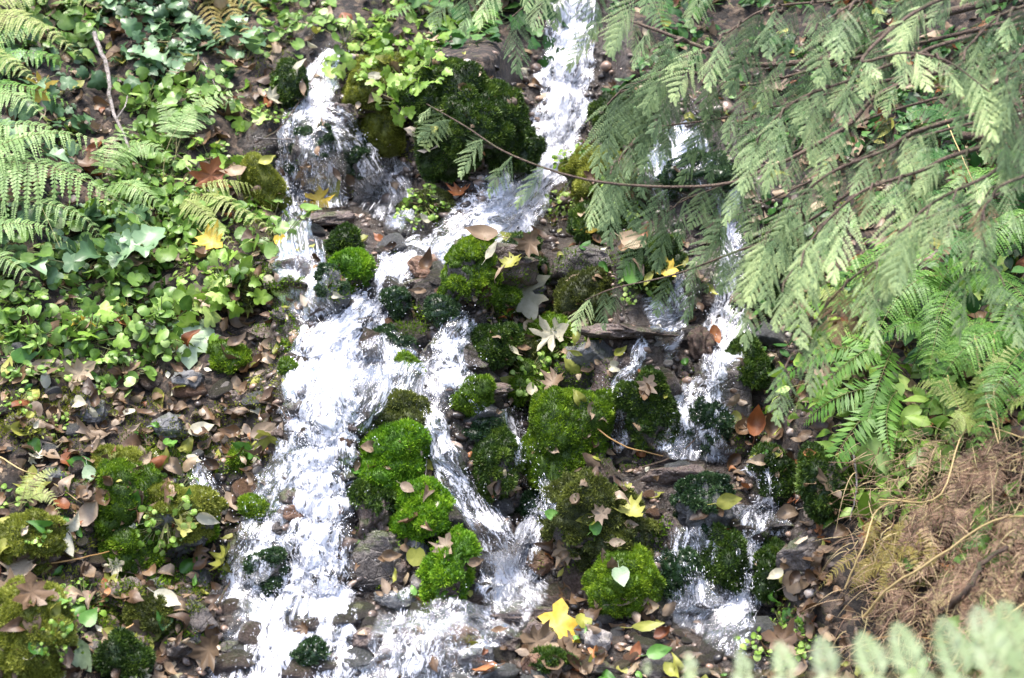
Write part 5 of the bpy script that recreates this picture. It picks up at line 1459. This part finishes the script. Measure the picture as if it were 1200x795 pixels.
SPR = [spray_arrays(s) for s in range(6)]
tree = empty('cedar_tree', (2.6, 3.7, -.3), 'cedar tree outside the right edge whose drooping boughs overhang the stream', 'tree')
TL = np.array(tree.location)
tc_ = crom([(2.6, 3.7, -.4), (2.55, 3.72, 1.2), (2.62, 3.7, 3.0), (2.6, 3.75, 5.5)], 30)
o = Geo().add(*tube(tc_, np.linspace(.2, .1, 30), 14)).obj('trunk', [TRK], loc=TL); o.parent = tree; o.location = (0, 0, 0)


def bough(pts, r0, nspr, size, seed, spread=1.0, tint=0.0, hang=.9, frm=.25, brown=0.0, root=True):
    """pts: (px, py, distance) from the outer end inwards; the inner end is carried on to the trunk"""
    r = np.random.RandomState(seed)
    c3 = [P3(*q) for q in pts]
    if root:
        e = c3[-1]; zt = min(5.0, max(.3, e[2] + .25)); t = np.array([2.58, 3.72, zt]); c3 = c3 + [(e * .5 + t * .5) + [0, 0, .06], t]
    c = crom(c3, 60)
    n_in = len(pts); lim = int(60 * (n_in - 1) / (len(c3) - 1))
    b = Geo().add(*tube(c, np.linspace(.22, .95, 60) * r0, 6))
    tan = unit(np.gradient(c, axis=0))
    g = Geo(); gb = Geo()
    for k in range(nspr):
        s = (k + r.rand()) / nspr
        i = int(s * lim); base = c[i]; td = -tan[i]      # td points outwards
        sg = 1 if k % 2 else -1
        side = unit(np.cross(td, UP)) * sg
        out = r.uniform(.0, 1.0) * spread
        end_boost = 1 - .45 * abs(s - .35)
        L_ = size * .9 * r.uniform(.42, 1.2) * end_boost
        # a side twig carries the spray away from the bough
        tw = base + (side * .55 + td * .55) * L_ * out * .9 + np.array([0, -.15, -.25 * hang]) * L_ * out
        if out > .3: b.add(*tube(crom([base, (base + tw) / 2 + [0, 0, .01], tw], 5), r0 * .35, 4), .5)
        X = unit(td * (1 - hang * .75) + side * .3 * (1 - hang * .5) + np.array([0, -.12, -1.0]) * hang + r.normal(0, .16, 3))
        nn = unit(np.array([0, -1, .35]) + r.normal(0, .38, 3)); nn = unit(nn - X * (nn @ X))
        R = np.stack([X, np.cross(nn, X), nn], 1)
        V, Fc, t = SPR[r.randint(6)]
        gg = gb if r.rand() < brown else g
        Vw = (V * np.array([1, r.uniform(.75, 1.2), 1]) * L_) @ R.T + tw
        Vw[:, 2] -= ((V[:, 0] * L_) ** 2) * r.uniform(.0, .9)
        gg.add(Vw, Fc, np.clip(t + r.normal(tint - .06, .16), 0, 1))
    b = b.obj('branch', [TRK], loc=TL); b.parent = tree; b.location = (0, 0, 0)
    f = g.obj('foliage', [C_leaf], loc=TL); f.parent = b; f.location = (0, 0, 0)
    if gb.n:
        f = gb.obj('brown_foliage', [C_brown], loc=TL); f.parent = b; f.location = (0, 0, 0); f['label'] = 'browned dying cedar sprays'


B = bough
# long thin bough reaching across the central fall
B([(500, 122, 3.55), (545, 148, 3.5), (602, 183, 3.45), (700, 213, 3.4), (830, 218, 3.35), (905, 196, 3.3), (990, 150, 3.3), (1080, 90, 3.3)], .007, 19, .14, 1, .25, .12, .75)
B([(686, 352, 3.7), (720, 338, 3.65), (790, 322, 3.6), (860, 296, 3.5), (930, 270, 3.4), (1010, 215, 3.3), (1090, 150, 3.3)], .006, 12, .14, 2, .12, 0, .97)
# thick brown bough at the top
B([(725, 20, 3.7), (765, 34, 3.65), (830, 58, 3.6), (890, 76, 3.55), (1000, 62, 3.5), (1090, 20, 3.4)], .014, 19, .18, 3, .5, .0, .95)
B([(600, 20, 3.9), (650, -20, 3.9), (720, -40, 3.85), (840, -50, 3.8), (1000, -80, 3.6)], .008, 11, .16, 4, .5, .0, .9)
B([(520, 0, 3.9), (570, -22, 3.9), (650, -55, 3.9), (800, -90, 3.8), (1000, -110, 3.6)], .006, 14, .14, 5, .5, 0, .85)
B([(732, 110, 3.8), (750, 96, 3.75), (800, 84, 3.7), (870, 100, 3.65), (960, 80, 3.55), (1080, 50, 3.4)], .007, 29, .19, 6, 0.7, -.18, .98)
B([(722, 190, 3.75), (740, 172, 3.75), (770, 150, 3.7), (840, 140, 3.65), (930, 120, 3.55), (1060, 90, 3.4)], .006, 27, .18, 7, 0.7, -.18, .98)
B([(715, 24, 3.5), (735, 8, 3.45), (780, -12, 3.4), (900, -40, 3.3), (1040, -60, 3.3)], .006, 11, .15, 8, .4, .3, .6)
# right hand boughs, nearer
B([(885, 165, 3.2), (930, 120, 3.2), (990, 96, 3.2), (1060, 70, 3.2), (1150, 40, 3.2)], .007, 14, .17, 9, .5, 0.24, .8)
B([(1160, 108, 2.9), (1110, 72, 2.95), (1060, 62, 3.0), (1010, 70, 3.05), (1080, 10, 3.1), (1180, -20, 3.2)], .007, 14, .15, 10, .4, .2, .65)
B([(880, 300, 3.2), (920, 250, 3.2), (970, 205, 3.15), (1040, 175, 3.1), (1120, 140, 3.1)], .007, 19, .18, 11, .6, 0.24, .8, brown=0.09)
B([(920, 330, 3.0), (960, 270, 3.0), (1010, 225, 3.0), (1080, 200, 3.0), (1160, 170, 3.0)], .007, 19, .17, 12, .6, 0.24, .8, brown=0.072)
B([(1010, 330, 2.9), (1050, 280, 2.9), (1090, 240, 2.9), (1150, 210, 2.9), (1220, 180, 3.0)], .006, 16, .16, 13, .6, 0.32, .8, brown=0.060)
B([(930, 420, 3.1), (960, 370, 3.05), (1000, 325, 3.0), (1060, 285, 3.0), (1130, 240, 3.0)], .006, 13, .14, 14, .5, .1, .85, brown=0.030)
B([(1170, 330, 2.85), (1150, 280, 2.85), (1160, 235, 2.85), (1220, 200, 2.9)], .006, 11, .15, 15, .6, .12, .8, brown=0.150)
B([(850, 40, 3.4), (900, 10, 3.4), (980, 0, 3.4), (1080, -20, 3.3), (1180, -60, 3.3)], .008, 19, .18, 16, .7, -.05, .9)
B([(960, 30, 3.2), (1010, 0, 3.2), (1090, -20, 3.2), (1190, -50, 3.2)], .008, 14, .17, 17, .7, -.08, .9, brown=0.060)
B([(1130, 60, 3.0), (1170, 20, 3.0), (1220, 0, 3.0), (1280, -30, 3.0)], .008, 13, .17, 18, .7, -.05, .9)
B([(820, 300, 3.75), (850, 262, 3.7), (900, 235, 3.6), (980, 200, 3.5), (1080, 160, 3.4)], .005, 12, .16, 19, .5, -.05, .95)
B([(770, 260, 3.85), (800, 236, 3.8), (860, 212, 3.7), (950, 170, 3.55), (1080, 120, 3.4)], .005, 13, .16, 20, .5, -.1, .95)
B([(1195, 140, 2.9), (1180, 90, 2.9), (1210, 50, 2.9), (1280, 20, 3.0)], .006, 11, .16, 21, .7, -.05, .9)
# cedar boughs added out of view above the picture to shade the bank
for k, (x1, y1, z1) in enumerate([(.75, 4.6, 2.8), (1.1, 4.4, 3.3), (1.3, 4.9, 3.2), (1.5, 4.3, 3.8), (1.2, 5.0, 2.9)]):
    q = [(CX + x_ * F / y_, CY - SH - (z_ - ZC) * F / y_, y_) for x_, y_, z_ in [(x1, y1, z1), (x1 * .6 + 2.5 * .4, y1 * .6 + 3.7 * .4, z1 + .2), (2.3, 3.7, z1 + .3)]]
    B(q, .016, 40, .3, 60 + k, 1.1, 0, .7)
# ------------------------------------------------------------------ light, sky, camera
w = bpy.data.worlds.new('World'); SC.world = w; w.use_nodes = True
nt = w.node_tree; nt.nodes.clear()
sky = nt.nodes.new('ShaderNodeTexSky'); sky.sky_type = 'NISHITA'; sky.sun_disc = False
EL, AZ = math.radians(74), math.radians(215)      # sun high, behind the photographer's left shoulder
sky.sun_elevation = EL; sky.sun_rotation = AZ; sky.dust_density = 3.0; sky.air_density = .7
bg = nt.nodes.new('ShaderNodeBackground'); bg.inputs[1].default_value = 0.15
ow = nt.nodes.new('ShaderNodeOutputWorld')
nt.links.new(sky.outputs[0], bg.inputs[0]); nt.links.new(bg.outputs[0], ow.inputs[0])
sl = bpy.data.lights.new('sun', 'SUN'); sl.energy = SUN_E; sl.angle = math.radians(SUN_A); sl.color = (1, .96, .9)
so = bpy.data.objects.new('sun', sl); COL.objects.link(so)
dirv = Vector((math.sin(AZ) * math.cos(EL), math.cos(AZ) * math.cos(EL), math.sin(EL)))
so.rotation_euler = dirv.to_track_quat('Z', 'Y').to_euler()
so.location = (0, 0, 8)

cd = bpy.data.cameras.new('camera'); cam = bpy.data.objects.new('camera', cd); COL.objects.link(cam)
cam.location = (0, 0, ZC); cam.rotation_euler = (math.radians(90), 0, 0)
cd.sensor_width = 36; cd.lens = 36 * F / 1200.0
cd.shift_y = -SH / 1200.0
cd.clip_start = .05; cd.clip_end = 500
cd.dof.use_dof = True; cd.dof.focus_distance = 4.0; cd.dof.aperture_fstop = 3.2
SC.camera = cam
SC.view_settings.view_transform = 'Standard'; SC.view_settings.look = 'None'
SC.view_settings.exposure = EXPO; SC.view_settings.gamma = 1
SC.view_settings.use_curve_mapping = False
SC.render.engine = 'CYCLES'
SC.cycles.use_denoising = True
SC.cycles.max_bounces = 6; SC.cycles.transparent_max_bounces = 12
SC.cycles.diffuse_bounces = 3; SC.cycles.glossy_bounces = 2
SC.cycles.caustics_reflective = False; SC.cycles.caustics_refractive = False
